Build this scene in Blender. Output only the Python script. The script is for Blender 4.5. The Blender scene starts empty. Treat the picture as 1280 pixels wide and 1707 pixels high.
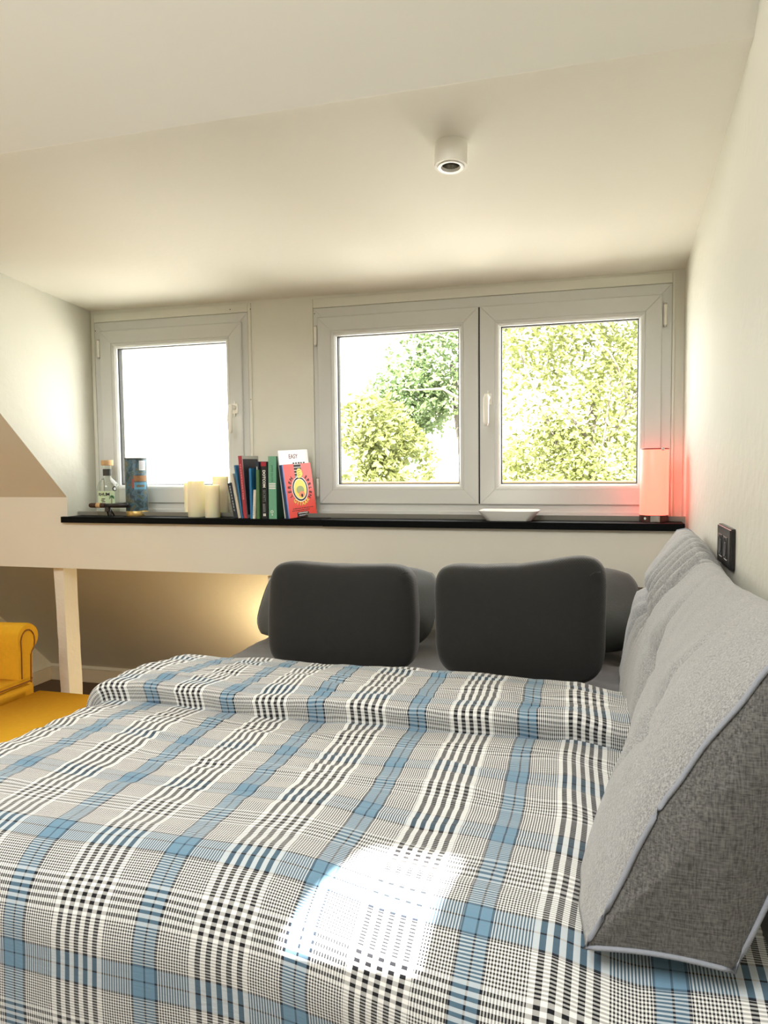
import bpy, bmesh, math, random
from mathutils import Vector, Matrix, noise
random.seed(4)
S = bpy.context.scene
COL = S.collection

# ------------------------------------------------------------------ camera, sky, sun, exposure
CAMZ = 1.4
cam_data = bpy.data.cameras.new('camera')
cam = bpy.data.objects.new('camera', cam_data)
COL.objects.link(cam)
cr = Vector((0.96154678, 0.27446008, -0.00997263))
cu = Vector((-0.00762841, 0.0629877, 0.99798515))
cw = Vector((-0.27453524, 0.95953333, -0.06265931))
M = Matrix.Identity(4)
for i in range(3):
    M[i][0], M[i][1], M[i][2] = cr[i], cu[i], -cw[i]
M[2][3] = CAMZ
cam.matrix_world = M
cam_data.sensor_fit = 'HORIZONTAL'
cam_data.sensor_width = 36.0
cam_data.lens = 36.0 * 1251.4 / 1280.0
cam_data.clip_start = 0.02
S.camera = cam

SKY = 4.4
SUN = 30.0
world = bpy.data.worlds.new('sky')
S.world = world
world.use_nodes = True
wn = world.node_tree.nodes
wn['Background'].inputs[0].default_value = (1.0, 0.995, 0.965, 1)
wn['Background'].inputs[1].default_value = SKY
sd = bpy.data.lights.new('sun', 'SUN')
sd.energy = SUN
sd.angle = math.radians(0.5)
sd.color = (1.0, 0.95, 0.86)
sun = bpy.data.objects.new('sun', sd)
COL.objects.link(sun)
SUND = Vector((-0.10, -0.80, 0.66)).normalized()      # towards the sun: behind the house
sun.rotation_euler = SUND.to_track_quat('Z', 'Y').to_euler()
sun.location = (0, -6, 6)

def area(name, loc, size, sizey, direction, energy, color, portal=False):
    d = bpy.data.lights.new(name, 'AREA')
    d.shape = 'RECTANGLE'
    d.size, d.size_y = size, sizey
    d.energy, d.color = energy, color
    o = bpy.data.objects.new(name, d)
    COL.objects.link(o)
    o.location = loc
    o.rotation_euler = Vector(direction).to_track_quat('-Z', 'Y').to_euler()
    if portal:
        d.cycles.is_portal = True
    return o
area('window_portal', (-1.90, 3.16, 1.635), 0.60, 0.72, (0, -1, 0), 1, (1, 1, 1), True)
area('window_portal', (-0.82, 3.16, 1.635), 0.60, 0.72, (0, -1, 0), 1, (1, 1, 1), True)
area('window_portal', (-0.118, 3.16, 1.635), 0.60, 0.72, (0, -1, 0), 1, (1, 1, 1), True)
# unseen ceiling light, added to fill the room from behind the camera
area('ceiling_fill', (-1.2, -0.4, 3.1), 1.6, 1.2, (0, 0.25, -1), 39, (1.0, 0.985, 0.94))
pl = bpy.data.lights.new('recess_lamp', 'POINT')
pl.energy, pl.color, pl.shadow_soft_size = 9.0, (1.0, 0.76, 0.42), 0.05
po = bpy.data.objects.new('recess_lamp', pl)
COL.objects.link(po)
po.location = (-1.42, 3.50, 0.38)

fl_ = bpy.data.lights.new('warm_left_fill', 'POINT')  # warm point light added to tint the left side, no known lamp there
fl_.energy, fl_.color, fl_.shadow_soft_size = 3.5, (1.0, 0.60, 0.30), 0.12
fo_ = bpy.data.objects.new('warm_left_fill', fl_)
COL.objects.link(fo_)
fo_.location = (-3.1, 1.0, 1.25)

S.view_settings.view_transform = 'Standard'
S.view_settings.look = 'None'
S.view_settings.gamma = 1.0
S.view_settings.use_curve_mapping = False
S.view_settings.exposure = 1.0
S.cycles.use_denoising = True
S.cycles.max_bounces = 14
S.cycles.diffuse_bounces = 10
S.cycles.transparent_max_bounces = 12
S.cycles.sample_clamp_indirect = 8.0

# ------------------------------------------------------------------ materials
def srgb(r, g, b):
    f = lambda c: (c / 255 / 12.92) if c / 255 <= 0.04045 else ((c / 255 + 0.055) / 1.055) ** 2.4
    return (f(r), f(g), f(b), 1)

def mat(name, col, rough=0.6, metal=0.0, bump=0.0, bscale=60.0, vary=0.0, vscale=4.0, spec=0.5,
        emit=None, estr=0.0, sheen=0.0, coords='Object', subs=0.0):
    m = bpy.data.materials.new(name)
    m.use_nodes = True
    nt = m.node_tree
    b = nt.nodes['Principled BSDF']
    b.inputs['Base Color'].default_value = col
    b.inputs['Roughness'].default_value = rough
    b.inputs['Metallic'].default_value = metal
    b.inputs['Specular IOR Level'].default_value = spec
    b.inputs['Sheen Weight'].default_value = sheen
    if subs:
        b.inputs['Subsurface Weight'].default_value = subs
        b.inputs['Subsurface Radius'].default_value = (0.05, 0.035, 0.015)
        b.inputs['Subsurface Scale'].default_value = 0.6
    if emit:
        b.inputs['Emission Color'].default_value = emit
        b.inputs['Emission Strength'].default_value = estr
    if bump or vary:
        tc = nt.nodes.new('ShaderNodeTexCoord')
    if bump:
        n = nt.nodes.new('ShaderNodeTexNoise')
        n.inputs['Scale'].default_value = bscale
        n.inputs['Detail'].default_value = 4
        nt.links.new(tc.outputs[coords], n.inputs['Vector'])
        bp = nt.nodes.new('ShaderNodeBump')
        bp.inputs['Strength'].default_value = bump
        bp.inputs['Distance'].default_value = 0.01
        nt.links.new(n.outputs['Fac'], bp.inputs['Height'])
        nt.links.new(bp.outputs['Normal'], b.inputs['Normal'])
    if vary:
        n2 = nt.nodes.new('ShaderNodeTexNoise')
        n2.inputs['Scale'].default_value = vscale
        n2.inputs['Detail'].default_value = 5
        nt.links.new(tc.outputs[coords], n2.inputs['Vector'])
        mx = nt.nodes.new('ShaderNodeMix')
        mx.data_type = 'RGBA'
        mx.inputs[6].default_value = tuple(c * (1 - vary) for c in col[:3]) + (1,)
        mx.inputs[7].default_value = tuple(min(1, c * (1 + vary)) for c in col[:3]) + (1,)
        nt.links.new(n2.outputs['Fac'], mx.inputs[0])
        nt.links.new(mx.outputs[2], b.inputs['Base Color'])
    return m

WALL = mat('cream_plaster', srgb(224, 222, 211), 0.85, bump=0.12, bscale=35, vary=0.02, vscale=2.5, spec=0.2)
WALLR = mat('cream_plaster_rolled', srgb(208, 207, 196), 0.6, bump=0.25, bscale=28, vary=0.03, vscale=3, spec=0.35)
CEIL = mat('ceiling_plaster', srgb(231, 229, 219), 0.9, bump=0.06, bscale=40, spec=0.2)
BEAM = mat('beam_paint', srgb(230, 227, 216), 0.8, bump=0.06, bscale=30, vary=0.02, spec=0.25)
POST = mat('post_paint', srgb(236, 232, 220), 0.7, bump=0.5, bscale=22, vary=0.03)
PVC = mat('white_window_plastic', srgb(206, 208, 206), 0.35, spec=0.4, bump=0.03, bscale=200)
CASE = mat('casing_paint', srgb(220, 220, 211), 0.6, bump=0.10, bscale=30, vary=0.03, vscale=8)
GASKET = mat('black_rubber', srgb(22, 24, 26), 0.6)
STEEL = mat('brushed_metal', srgb(190, 188, 184), 0.3, metal=0.9)
GRANITE = mat('black_granite', srgb(14, 17, 18), 0.5, vary=0.5, vscale=220, spec=0.06)
FLOOR = mat('dark_wood_floor', srgb(84, 60, 40), 0.5, bump=0.1, bscale=30, vary=0.35, vscale=9)
SKIRT = mat('skirting_paint', srgb(214, 202, 178), 0.6)
SHEET = mat('grey_sheet', srgb(82, 80, 79), 0.75, bump=0.15, bscale=220, sheen=0.2)
PILLOW = mat('grey_green_pillowcase', srgb(70, 73, 72), 0.75, bump=0.12, bscale=160, sheen=0.2)
YELLOW = mat('mustard_fabric', srgb(222, 170, 44), 0.9, bump=0.3, bscale=420, vary=0.08, vscale=60, spec=0.15)
YPIPE = mat('dark_mustard_piping', srgb(130, 78, 16), 0.8)
WOODLEG = mat('dark_leg_wood', srgb(60, 38, 22), 0.5)
WHITE = mat('white_paint', srgb(236, 234, 226), 0.5)
CERAMIC = mat('white_ceramic', srgb(236, 236, 232), 0.2)
BLACKPL = mat('black_plastic', srgb(30, 28, 30), 0.35)
BLACKDK = mat('black_recess', srgb(6, 6, 7), 0.6)
LIGHTGR = mat('pale_mark', srgb(225, 225, 220), 0.5)
WAX = mat('ivory_wax', srgb(240, 233, 204), 0.55, subs=0.8)
WICK = mat('wick', srgb(50, 40, 30), 0.9)
CORK = mat('cork', srgb(196, 160, 116), 0.85, bump=0.3, bscale=300, vary=0.2, vscale=200)
GOLD = mat('gold_band', srgb(205, 175, 110), 0.35, metal=0.7)
INK = mat('black_ink', srgb(20, 20, 22), 0.6)
PAPER = mat('page_paper', srgb(232, 228, 216), 0.8, bump=0.2, bscale=400)

def fabric(name, c0, c1, scale=900.0, weave=0.5, rough=0.9, sheen=0.3, bump=0.3, wscale=1.0):
    """Two-tone melange cloth: warp and weft threads of slightly different grey."""
    m = bpy.data.materials.new(name)
    m.use_nodes = True
    nt = m.node_tree
    b = nt.nodes['Principled BSDF']
    b.inputs['Roughness'].default_value = rough
    b.inputs['Sheen Weight'].default_value = sheen
    b.inputs['Specular IOR Level'].default_value = 0.15
    tc = nt.nodes.new('ShaderNodeTexCoord')
    outs = []
    for sc in ((30, 260, 260), (260, 260, 30)):
        mp = nt.nodes.new('ShaderNodeMapping')
        mp.inputs['Scale'].default_value = tuple(v * wscale for v in sc)
        nt.links.new(tc.outputs['Object'], mp.inputs['Vector'])
        n = nt.nodes.new('ShaderNodeTexNoise')
        n.inputs['Scale'].default_value = 1.0
        n.inputs['Detail'].default_value = 3
        nt.links.new(mp.outputs[0], n.inputs['Vector'])
        outs.append(n)
    add = nt.nodes.new('ShaderNodeMath'); add.operation = 'ADD'
    nt.links.new(outs[0].outputs['Fac'], add.inputs[0]); nt.links.new(outs[1].outputs['Fac'], add.inputs[1])
    rp = nt.nodes.new('ShaderNodeValToRGB')
    rp.color_ramp.elements[0].position = 0.38; rp.color_ramp.elements[0].color = c0
    rp.color_ramp.elements[1].position = 0.62; rp.color_ramp.elements[1].color = c1
    hf = nt.nodes.new('ShaderNodeMath'); hf.operation = 'MULTIPLY'; hf.inputs[1].default_value = 0.5
    nt.links.new(add.outputs[0], hf.inputs[0]); nt.links.new(hf.outputs[0], rp.inputs['Fac'])
    nt.links.new(rp.outputs['Color'], b.inputs['Base Color'])
    bp = nt.nodes.new('ShaderNodeBump'); bp.inputs['Strength'].default_value = bump; bp.inputs['Distance'].default_value = 0.004
    nt.links.new(hf.outputs[0], bp.inputs['Height']); nt.links.new(bp.outputs['Normal'], b.inputs['Normal'])
    return m
WEDGE = fabric('light_grey_melange_cloth', srgb(126, 127, 128), srgb(176, 177, 178), wscale=2.2, bump=0.2)
WEDGESIDE = fabric('shaded_melange_side_cloth', srgb(76, 76, 76), srgb(122, 122, 121), wscale=2.0, bump=0.2)  # darker copy of the cover cloth: the side panels' shade is in the colour
PIPING = mat('blue_grey_piping', srgb(150, 156, 168), 0.7, bump=0.2, bscale=400)

def knit(name, col):
    """Dark stretch-knit cushion cover with a fine diamond relief."""
    m = mat(name, col, 0.8, sheen=0.25, spec=0.2)
    nt = m.node_tree
    b = nt.nodes['Principled BSDF']
    tc = nt.nodes.new('ShaderNodeTexCoord')
    ws = []
    for rot in (0.785, -0.785):
        mp = nt.nodes.new('ShaderNodeMapping')
        mp.inputs['Rotation'].default_value = (0, rot, 0)
        nt.links.new(tc.outputs['Object'], mp.inputs['Vector'])
        w = nt.nodes.new('ShaderNodeTexWave')
        w.inputs['Scale'].default_value = 60
        w.inputs['Distortion'].default_value = 0.3
        nt.links.new(mp.outputs[0], w.inputs['Vector'])
        ws.append(w)
    mu = nt.nodes.new('ShaderNodeMath'); mu.operation = 'ADD'
    nt.links.new(ws[0].outputs['Fac'], mu.inputs[0]); nt.links.new(ws[1].outputs['Fac'], mu.inputs[1])
    bp = nt.nodes.new('ShaderNodeBump'); bp.inputs['Strength'].default_value = 0.08; bp.inputs['Distance'].default_value = 0.004
    nt.links.new(mu.outputs[0], bp.inputs['Height']); nt.links.new(bp.outputs['Normal'], b.inputs['Normal'])
    return m
KNIT = knit('charcoal_knit', srgb(40, 40, 39))

def glass(name, tint=(1, 1, 1), refl=1.0, base=0.0):
    m = bpy.data.materials.new(name)
    m.use_nodes = True
    nt = m.node_tree
    nt.nodes.remove(nt.nodes['Principled BSDF'])
    out = nt.nodes['Material Output']
    t = nt.nodes.new('ShaderNodeBsdfTransparent'); t.inputs[0].default_value = tint + (1,)
    g = nt.nodes.new('ShaderNodeBsdfGlossy'); g.inputs['Roughness'].default_value = 0.02
    lw = nt.nodes.new('ShaderNodeLayerWeight'); lw.inputs['Blend'].default_value = 0.5
    f = nt.nodes.new('ShaderNodeMath'); f.operation = 'POWER'; f.inputs[1].default_value = 4.0
    nt.links.new(lw.outputs['Facing'], f.inputs[0])
    s = nt.nodes.new('ShaderNodeMath'); s.operation = 'MULTIPLY_ADD'; s.inputs[1].default_value = refl * 0.7; s.inputs[2].default_value = base + 0.03
    mx = nt.nodes.new('ShaderNodeMixShader')
    nt.links.new(f.outputs[0], s.inputs[0]); nt.links.new(s.outputs[0], mx.inputs[0])
    nt.links.new(t.outputs[0], mx.inputs[1]); nt.links.new(g.outputs[0], mx.inputs[2])
    nt.links.new(mx.outputs[0], out.inputs[0])
    return m
PANE = glass('window_glass', (0.97, 0.98, 0.97), 0.6)
BOTTLE = glass('bottle_glass', (0.90, 0.92, 0.88), 1.0, 0.03)
RUM = glass('clear_rum', (0.94, 0.95, 0.90), 0.4)

def fill_ramp(ramp, stops):
    while len(ramp.elements) > 1:
        ramp.elements.remove(ramp.elements[-1])
    ramp.elements[0].position = stops[0][0]
    ramp.elements[0].color = stops[0][1]
    for p, c in stops[1:]:
        ramp.elements.new(min(1.0, p)).color = c

def plaid(name):
    """Woven tartan: one stripe sequence for the warp (U), one for the weft (V), mixed half and half."""
    m = bpy.data.materials.new(name)
    m.use_nodes = True
    nt = m.node_tree
    b = nt.nodes['Principled BSDF']
    b.inputs['Roughness'].default_value = 0.9
    b.inputs['Sheen Weight'].default_value = 0.25
    b.inputs['Specular IOR Level'].default_value = 0.15
    white, dark = srgb(242, 243, 242), srgb(30, 31, 36)
    blue, lblue, navy = srgb(112, 148, 174), srgb(112, 148, 174), srgb(30, 40, 54)
    uv = nt.nodes.new('ShaderNodeUVMap'); uv.uv_map = 'UVMap'
    sep = nt.nodes.new('ShaderNodeSeparateXYZ')
    nt.links.new(uv.outputs[0], sep.inputs[0])
    def math_(op, a, v=None, w=None):
        n = nt.nodes.new('ShaderNodeMath'); n.operation = op
        for i, x in enumerate((a, v, w)):
            if x is None: continue
            if isinstance(x, (int, float)): n.inputs[i].default_value = x
            else: nt.links.new(x, n.inputs[i])
        return n.outputs[0]
    def seq(coord, P, off, gs, blue_w):
        fr = math_('FRACT', math_('DIVIDE', math_('ADD', coord, off), P))
        r = nt.nodes.new('ShaderNodeValToRGB')
        cr_ = r.color_ramp
        nt.links.new(fr, r.inputs['Fac'])
        cr_.interpolation = 'CONSTANT'
        stops = [(0.0, None)]
        g0 = 0.5 - 5.5 * gs / P                          # 5 dark stripes between 6 white ones
        for k in range(11):
            stops.append((g0 + k * gs / P, white if k % 2 == 0 else dark))
        stops.append((g0 + 11 * gs / P, None))
        # the blue band sits half a period away, split over the ends of the ramp
        bw = blue_w / P
        ln = min(0.0022, blue_w * 0.05) / P
        stops[0] = (0.0, navy)
        stops.insert(1, (ln / 2, blue))
        stops.insert(2, (bw / 2 - 2 * ln, navy))
        stops.insert(3, (bw / 2 - ln * 0.6, None))
        stops += [(1 - bw / 2 + ln * 0.6 - ln, navy), (1 - bw / 2 + ln, lblue), (1 - ln / 2, navy)]
        fill_ramp(cr_, [(p, c if c else (0, 0, 0, 0)) for p, c in stops])
        fine = math_('GREATER_THAN', math_('FRACT', math_('DIVIDE', coord, 0.0043)), 0.5)
        fm = nt.nodes.new('ShaderNodeMix'); fm.data_type = 'RGBA'
        fm.inputs[6].default_value = dark; fm.inputs[7].default_value = white
        nt.links.new(fine, fm.inputs[0])
        mx = nt.nodes.new('ShaderNodeMix'); mx.data_type = 'RGBA'
        nt.links.new(r.outputs['Alpha'], mx.inputs[0])
        nt.links.new(fm.outputs[2], mx.inputs[6]); nt.links.new(r.outputs['Color'], mx.inputs[7])
        return mx.outputs[2]
    A = seq(sep.outputs[0], 0.246, PL_U, 0.0086, 0.043)
    B = seq(sep.outputs[1], 0.21, PL_V, 0.0052, 0.050)
    mx = nt.nodes.new('ShaderNodeMix'); mx.data_type = 'RGBA'
    # the weft shows strongest in the wide border at the foot end of the cloth
    mr = nt.nodes.new('ShaderNodeMapRange')
    mr.inputs['From Min'].default_value = 0.74; mr.inputs['From Max'].default_value = 0.92
    mr.inputs['To Min'].default_value = 0.46; mr.inputs['To Max'].default_value = 0.27
    nt.links.new(sep.outputs[1], mr.inputs['Value']); nt.links.new(mr.outputs[0], mx.inputs[0])
    nt.links.new(A, mx.inputs[6]); nt.links.new(B, mx.inputs[7])
    nt.links.new(mx.outputs[2], b.inputs['Base Color'])
    # woven seersucker relief
    mp = nt.nodes.new('ShaderNodeMapping'); mp.inputs['Scale'].default_value = (60, 220, 1)
    nt.links.new(uv.outputs[0], mp.inputs['Vector'])
    n = nt.nodes.new('ShaderNodeTexNoise'); n.inputs['Scale'].default_value = 1.0; n.inputs['Detail'].default_value = 3
    nt.links.new(mp.outputs[0], n.inputs['Vector'])
    bp = nt.nodes.new('ShaderNodeBump'); bp.inputs['Strength'].default_value = 0.25; bp.inputs['Distance'].default_value = 0.004
    nt.links.new(n.outputs['Fac'], bp.inputs['Height']); nt.links.new(bp.outputs['Normal'], b.inputs['Normal'])
    return m
PL_U, PL_V = 0.115, 0.141
PLAID = plaid('blue_and_black_plaid')

# ------------------------------------------------------------------ builders
def link(name, me, m=None, parent=None, smooth=False):
    o = bpy.data.objects.new(name, me)
    COL.objects.link(o)
    if m is not None:
        me.materials.append(m)
    if parent is not None:
        o.parent = parent
    if smooth:
        for p in me.polygons:
            p.use_smooth = True
    return o

def from_bm(name, bm, m, parent=None, smooth=False, norm=True):
    if norm:
        bmesh.ops.recalc_face_normals(bm, faces=bm.faces)
    me = bpy.data.meshes.new(name)
    bm.to_mesh(me)
    bm.free()
    return link(name, me, m, parent, smooth)

def pyd(name, v, f, m, parent=None, smooth=False):
    me = bpy.data.meshes.new(name)
    me.from_pydata([tuple(x) for x in v], [], f)
    me.update()
    return link(name, me, m, parent, smooth)

def bbox(bm, x0, x1, y0, y1, z0, z1, mtx=None):
    vs = [bm.verts.new(Vector((x, y, z)) if mtx is None else mtx @ Vector((x, y, z)))
          for x in (x0, x1) for y in (y0, y1) for z in (z0, z1)]
    for q in ((0, 1, 3, 2), (4, 6, 7, 5), (0, 4, 5, 1), (2, 3, 7, 6), (0, 2, 6, 4), (1, 5, 7, 3)):
        bm.faces.new([vs[i] for i in q])
    return vs

def box(name, x0, x1, y0, y1, z0, z1, m, parent=None, bev=0.0, seg=2):
    bm = bmesh.new()
    bbox(bm, x0, x1, y0, y1, z0, z1)
    if bev:
        bmesh.ops.bevel(bm, geom=list(bm.edges), offset=bev, segments=seg, affect='EDGES', profile=0.5)
    return from_bm(name, bm, m, parent, smooth=bool(bev and seg > 2))

def lathe(name, prof, m, parent=None, seg=40, smooth=True, center=(0, 0, 0)):
    v, f = [], []
    n = len(prof)
    for k in range(seg):
        a = 2 * math.pi * k / seg
        for r, z in prof:
            v.append((center[0] + r * math.cos(a), center[1] + r * math.sin(a), center[2] + z))
    for k in range(seg):
        for i in range(n - 1):
            a, b = k * n + i, ((k + 1) % seg) * n + i
            f.append((a, b, b + 1, a + 1))
    bm = bmesh.new()
    me = bpy.data.meshes.new(name)
    me.from_pydata(v, [], f)
    bm.from_mesh(me)
    bmesh.ops.remove_doubles(bm, verts=bm.verts, dist=1e-6)
    bmesh.ops.recalc_face_normals(bm, faces=bm.faces)
    bm.to_mesh(me)
    bm.free()
    o = link(name, me, m, parent, smooth)
    if smooth:
        me.set_sharp_from_angle(angle=math.radians(38))
    return o

def tube(name, pts, r, m, parent=None, seg=8, closed=False):
    pts = [Vector(p) for p in pts]
    v, f = [], []
    n = len(pts)
    rr = r if isinstance(r, (list, tuple)) else [r] * n
    for i, p in enumerate(pts):
        a = pts[(i - 1) % n] if (closed or i > 0) else p
        b = pts[(i + 1) % n] if (closed or i < n - 1) else p
        t = (b - a).normalized()
        up = Vector((0, 0, 1)) if abs(t.z) < 0.9 else Vector((1, 0, 0))
        s = t.cross(up).normalized()
        q = s.cross(t)
        for k in range(seg):
            an = 2 * math.pi * k / seg
            v.append(p + (s * math.cos(an) + q * math.sin(an)) * rr[i])
    for i in range(n if closed else n - 1):
        j = (i + 1) % n
        for k in range(seg):
            l = (k + 1) % seg
            f.append((i * seg + k, i * seg + l, j * seg + l, j * seg + k))
    if not closed:
        f.append(tuple(reversed(range(seg))))
        f.append(tuple((n - 1) * seg + k for k in range(seg)))
    return pyd(name, v, f, m, parent, True)

def thing(name, label, cat, loc=(0, 0, 0), rot=None, group=None):
    o = bpy.data.objects.new(name, None)
    COL.objects.link(o)
    o.location = loc
    if rot is not None:
        o.rotation_euler = rot
    o['label'] = label
    o['category'] = cat
    if group:
        o['group'] = group
    return o

def structure(o, label=None):
    o['kind'] = 'structure'
    if label:
        o['label'] = label
        o['category'] = 'building'
    return o

def text(name, body, size, m, parent, loc, rot, depth=0.0002, bold=0.0, align='CENTER', sx=1.0):
    cu_ = bpy.data.curves.new('lettering', 'FONT')
    cu_.body = body
    cu_.size = size
    cu_.align_x = align
    cu_.align_y = 'CENTER'
    cu_.extrude = depth
    cu_.offset = bold
    cu_.resolution_u = 2
    t = bpy.data.objects.new('lettering', cu_)
    COL.objects.link(t)
    bpy.context.view_layer.update()
    dg = bpy.context.evaluated_depsgraph_get()
    me = bpy.data.meshes.new_from_object(t.evaluated_get(dg))
    bpy.data.objects.remove(t)
    bpy.data.curves.remove(cu_)
    me.materials.clear()
    o = link(name, me, m, parent)
    o.matrix_local = Matrix.Translation(loc) @ rot.to_4x4() @ Matrix.Diagonal((sx, 1, 1, 1))
    return o

def smooth_noise(x, y, z=0.0):
    return noise.noise(Vector((x, y, z)))

# ------------------------------------------------------------------ room shell
R, L, XL = 0.311, -2.342, -3.5
YW = 3.118
CR_Y, CR_Z = 1.818, 2.303         # crease between dormer ceiling and roof slope
TAN = (2.303 - 1.266) / (2.908 - 1.818)
KN_Y, KN_Z = 2.908, 1.266
SILL = 1.178
RIDGE_Y = 0.70
RIDGE_Z = CR_Z + (CR_Y - RIDGE_Y) * TAN
BACK_Y = -3.0
REAR_Y0 = -1.0
def rear_z(y): return RIDGE_Z - (REAR_Y0 - y) * 0.95

structure(box('floor', XL - 0.1, R + 0.1, BACK_Y - 0.1, 4.35, -0.06, 0.0, FLOOR))

def ceil_right(y): return 2.135 + (3.1 - y) * (CR_Z - 2.135) / (3.1 - CR_Y)
def ceil_left(y):
    # the plaster dips a little towards the cheek wall
    t = (3.1 - y) / (3.1 - CR_Y)
    return 2.149 + (CR_Z - 0.01 - 2.149) * (0.55 * t + 0.45 * t * t)
# dormer ceiling
v, f = [], []
NX, NY = 12, 12
for i in range(NX + 1):
    for j in range(NY + 1):
        a = i / NX
        y = CR_Y + (YW + 0.05 - CR_Y) * j / NY
        x = L + (R - L) * a
        v.append((x, y, ceil_left(y) * (1 - a) ** 2 + ceil_right(y) * (1 - (1 - a) ** 2)))
for i in range(NX):
    for j in range(NY):
        q = i * (NY + 1) + j
        f.append((q, q + 1, q + NY + 2, q + NY + 1))
structure(pyd('ceiling', v, f, CEIL, smooth=True))
# sloping roof ceiling with the dormer cut out, ridge strip and rear slope with a roof-window opening
sl = lambda y: KN_Z + (KN_Y - y) * TAN
zc_l = ceil_left(CR_Y)
bm = bmesh.new()
def quad(pts): bm.faces.new([bm.verts.new(Vector(p)) for p in pts])
quad([(XL, CR_Y, CR_Z), (L, CR_Y, zc_l), (L, RIDGE_Y, RIDGE_Z), (XL, RIDGE_Y, RIDGE_Z)])
quad([(L, CR_Y, zc_l), (R, CR_Y, CR_Z), (R, RIDGE_Y, RIDGE_Z), (L, RIDGE_Y, RIDGE_Z)])
quad([(XL, KN_Y, KN_Z), (L, KN_Y, KN_Z), (L, CR_Y, zc_l), (XL, CR_Y, CR_Z)])
from_slope = from_bm('ceiling_slope', bm, CEIL)
structure(from_slope)
bm = bmesh.new()
quad([(XL, RIDGE_Y, RIDGE_Z), (R, RIDGE_Y, RIDGE_Z), (R, REAR_Y0, RIDGE_Z), (XL, REAR_Y0, RIDGE_Z)])
structure(from_bm('ceiling_ridge', bm, CEIL))
# roof window opening: the sun shaft that lands on the foot of the duvet
def to_rear(p):
    p = Vector(p)
    # p + t*SUND on plane z = rear_z(y)
    t = (RIDGE_Z - (REAR_Y0 - p.y) * 0.95 - p.z) / (SUND.z - 0.95 * SUND.y)
    return p + SUND * t
HX0, HX1, HY0, HY1 = 0, 0, 0, 0
pa = to_rear((-0.345, 1.12, 0.78)); pb = to_rear((-0.20, 1.12, 0.78))
pc = to_rear((-0.225, 0.93, 0.73)); pd = to_rear((-0.43, 0.93, 0.73))
bm = bmesh.new()
o4 = [Vector((XL, REAR_Y0, RIDGE_Z)), Vector((R, REAR_Y0, RIDGE_Z)), Vector((R, BACK_Y, rear_z(BACK_Y))), Vector((XL, BACK_Y, rear_z(BACK_Y)))]
hole = sorted([pa, pb, pc, pd], key=lambda p: -p.z)
top2 = sorted(hole[:2], key=lambda p: p.x); bot2 = sorted(hole[2:], key=lambda p: p.x)
h4 = [top2[0], top2[1], bot2[1], bot2[0]]
V4 = [bm.verts.new(p) for p in o4]; H4 = [bm.verts.new(p) for p in h4]
for k in range(4):
    bm.faces.new([V4[k], V4[(k + 1) % 4], H4[(k + 1) % 4], H4[k]])
structure(from_bm('ceiling_rear_slope', bm, CEIL))
structure(box('wall_back', XL - 0.1, R + 0.1, BACK_Y - 0.12, BACK_Y, 0, rear_z(BACK_Y) + 0.05, WALL))

def poly_wall(name, x, pts, m):
    return structure(pyd(name, [(x, y, z) for y, z in pts], [tuple(range(len(pts)))], m))
poly_wall('wall_right', R, [(BACK_Y, -0.05), (4.35, -0.05), (4.35, 1.2), (3.3, 1.2), (3.3, 2.2), (CR_Y, 2.36), (RIDGE_Y, RIDGE_Z + 0.1), (REAR_Y0, RIDGE_Z + 0.1), (BACK_Y, rear_z(BACK_Y) + 0.1)], WALLR)
poly_wall('wall_left', XL, [(BACK_Y, -0.05), (4.35, -0.05), (4.35, 0.3), (KN_Y, KN_Z + 0.05), (RIDGE_Y, RIDGE_Z + 0.1), (REAR_Y0, RIDGE_Z + 0.1), (BACK_Y, rear_z(BACK_Y) + 0.1)], WALL)
# dormer cheek
pts = [(YW + 0.03, SILL - 0.02), (YW + 0.03, ceil_left(YW) + 0.01)]
for k in range(9):
    y = YW + (CR_Y - YW) * k / 8
    pts.append((y, ceil_left(y)))
pts += [(KN_Y, KN_Z), (KN_Y, SILL - 0.02)]
ch = poly_wall('wall_dormer_cheek', L, pts, WALLR)

# knee beam below the windows, eaves slope behind it
bm = bmesh.new()
prof_ = [(XL, 0.938), (R, 0.938), (R, SILL - 0.02), (L - 0.0015, SILL - 0.02), (L - 0.0015, KN_Z), (XL, KN_Z)]
fa_ = [bm.verts.new((x, KN_Y, z)) for x, z in prof_]
fb_ = [bm.verts.new((x, 3.03, z)) for x, z in prof_]
bm.faces.new(fa_); bm.faces.new(fb_[::-1])
for i in range(6):
    bm.faces.new([fa_[i], fb_[i], fb_[(i + 1) % 6], fa_[(i + 1) % 6]])
structure(from_bm('wall_beam', bm, BEAM))
ez = lambda y: KN_Z - (y - KN_Y) * TAN
structure(pyd('wall_eaves', [(XL, 2.98, ez(2.98)), (R, 2.98, ez(2.98)), (R, 4.20, ez(4.20)), (XL, 4.20, ez(4.20))], [(0, 1, 2, 3)], WALL))
structure(box('wall_knee', XL, R, 4.13, 4.25, 0, 0.2, WALL))
structure(box('baseboard_back', XL, R, 4.105, 4.13, 0, 0.085, SKIRT, bev=0.004))
structure(box('baseboard_left', XL, XL + 0.02, BACK_Y, 4.105, 0, 0.085, SKIRT, bev=0.004))

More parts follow.
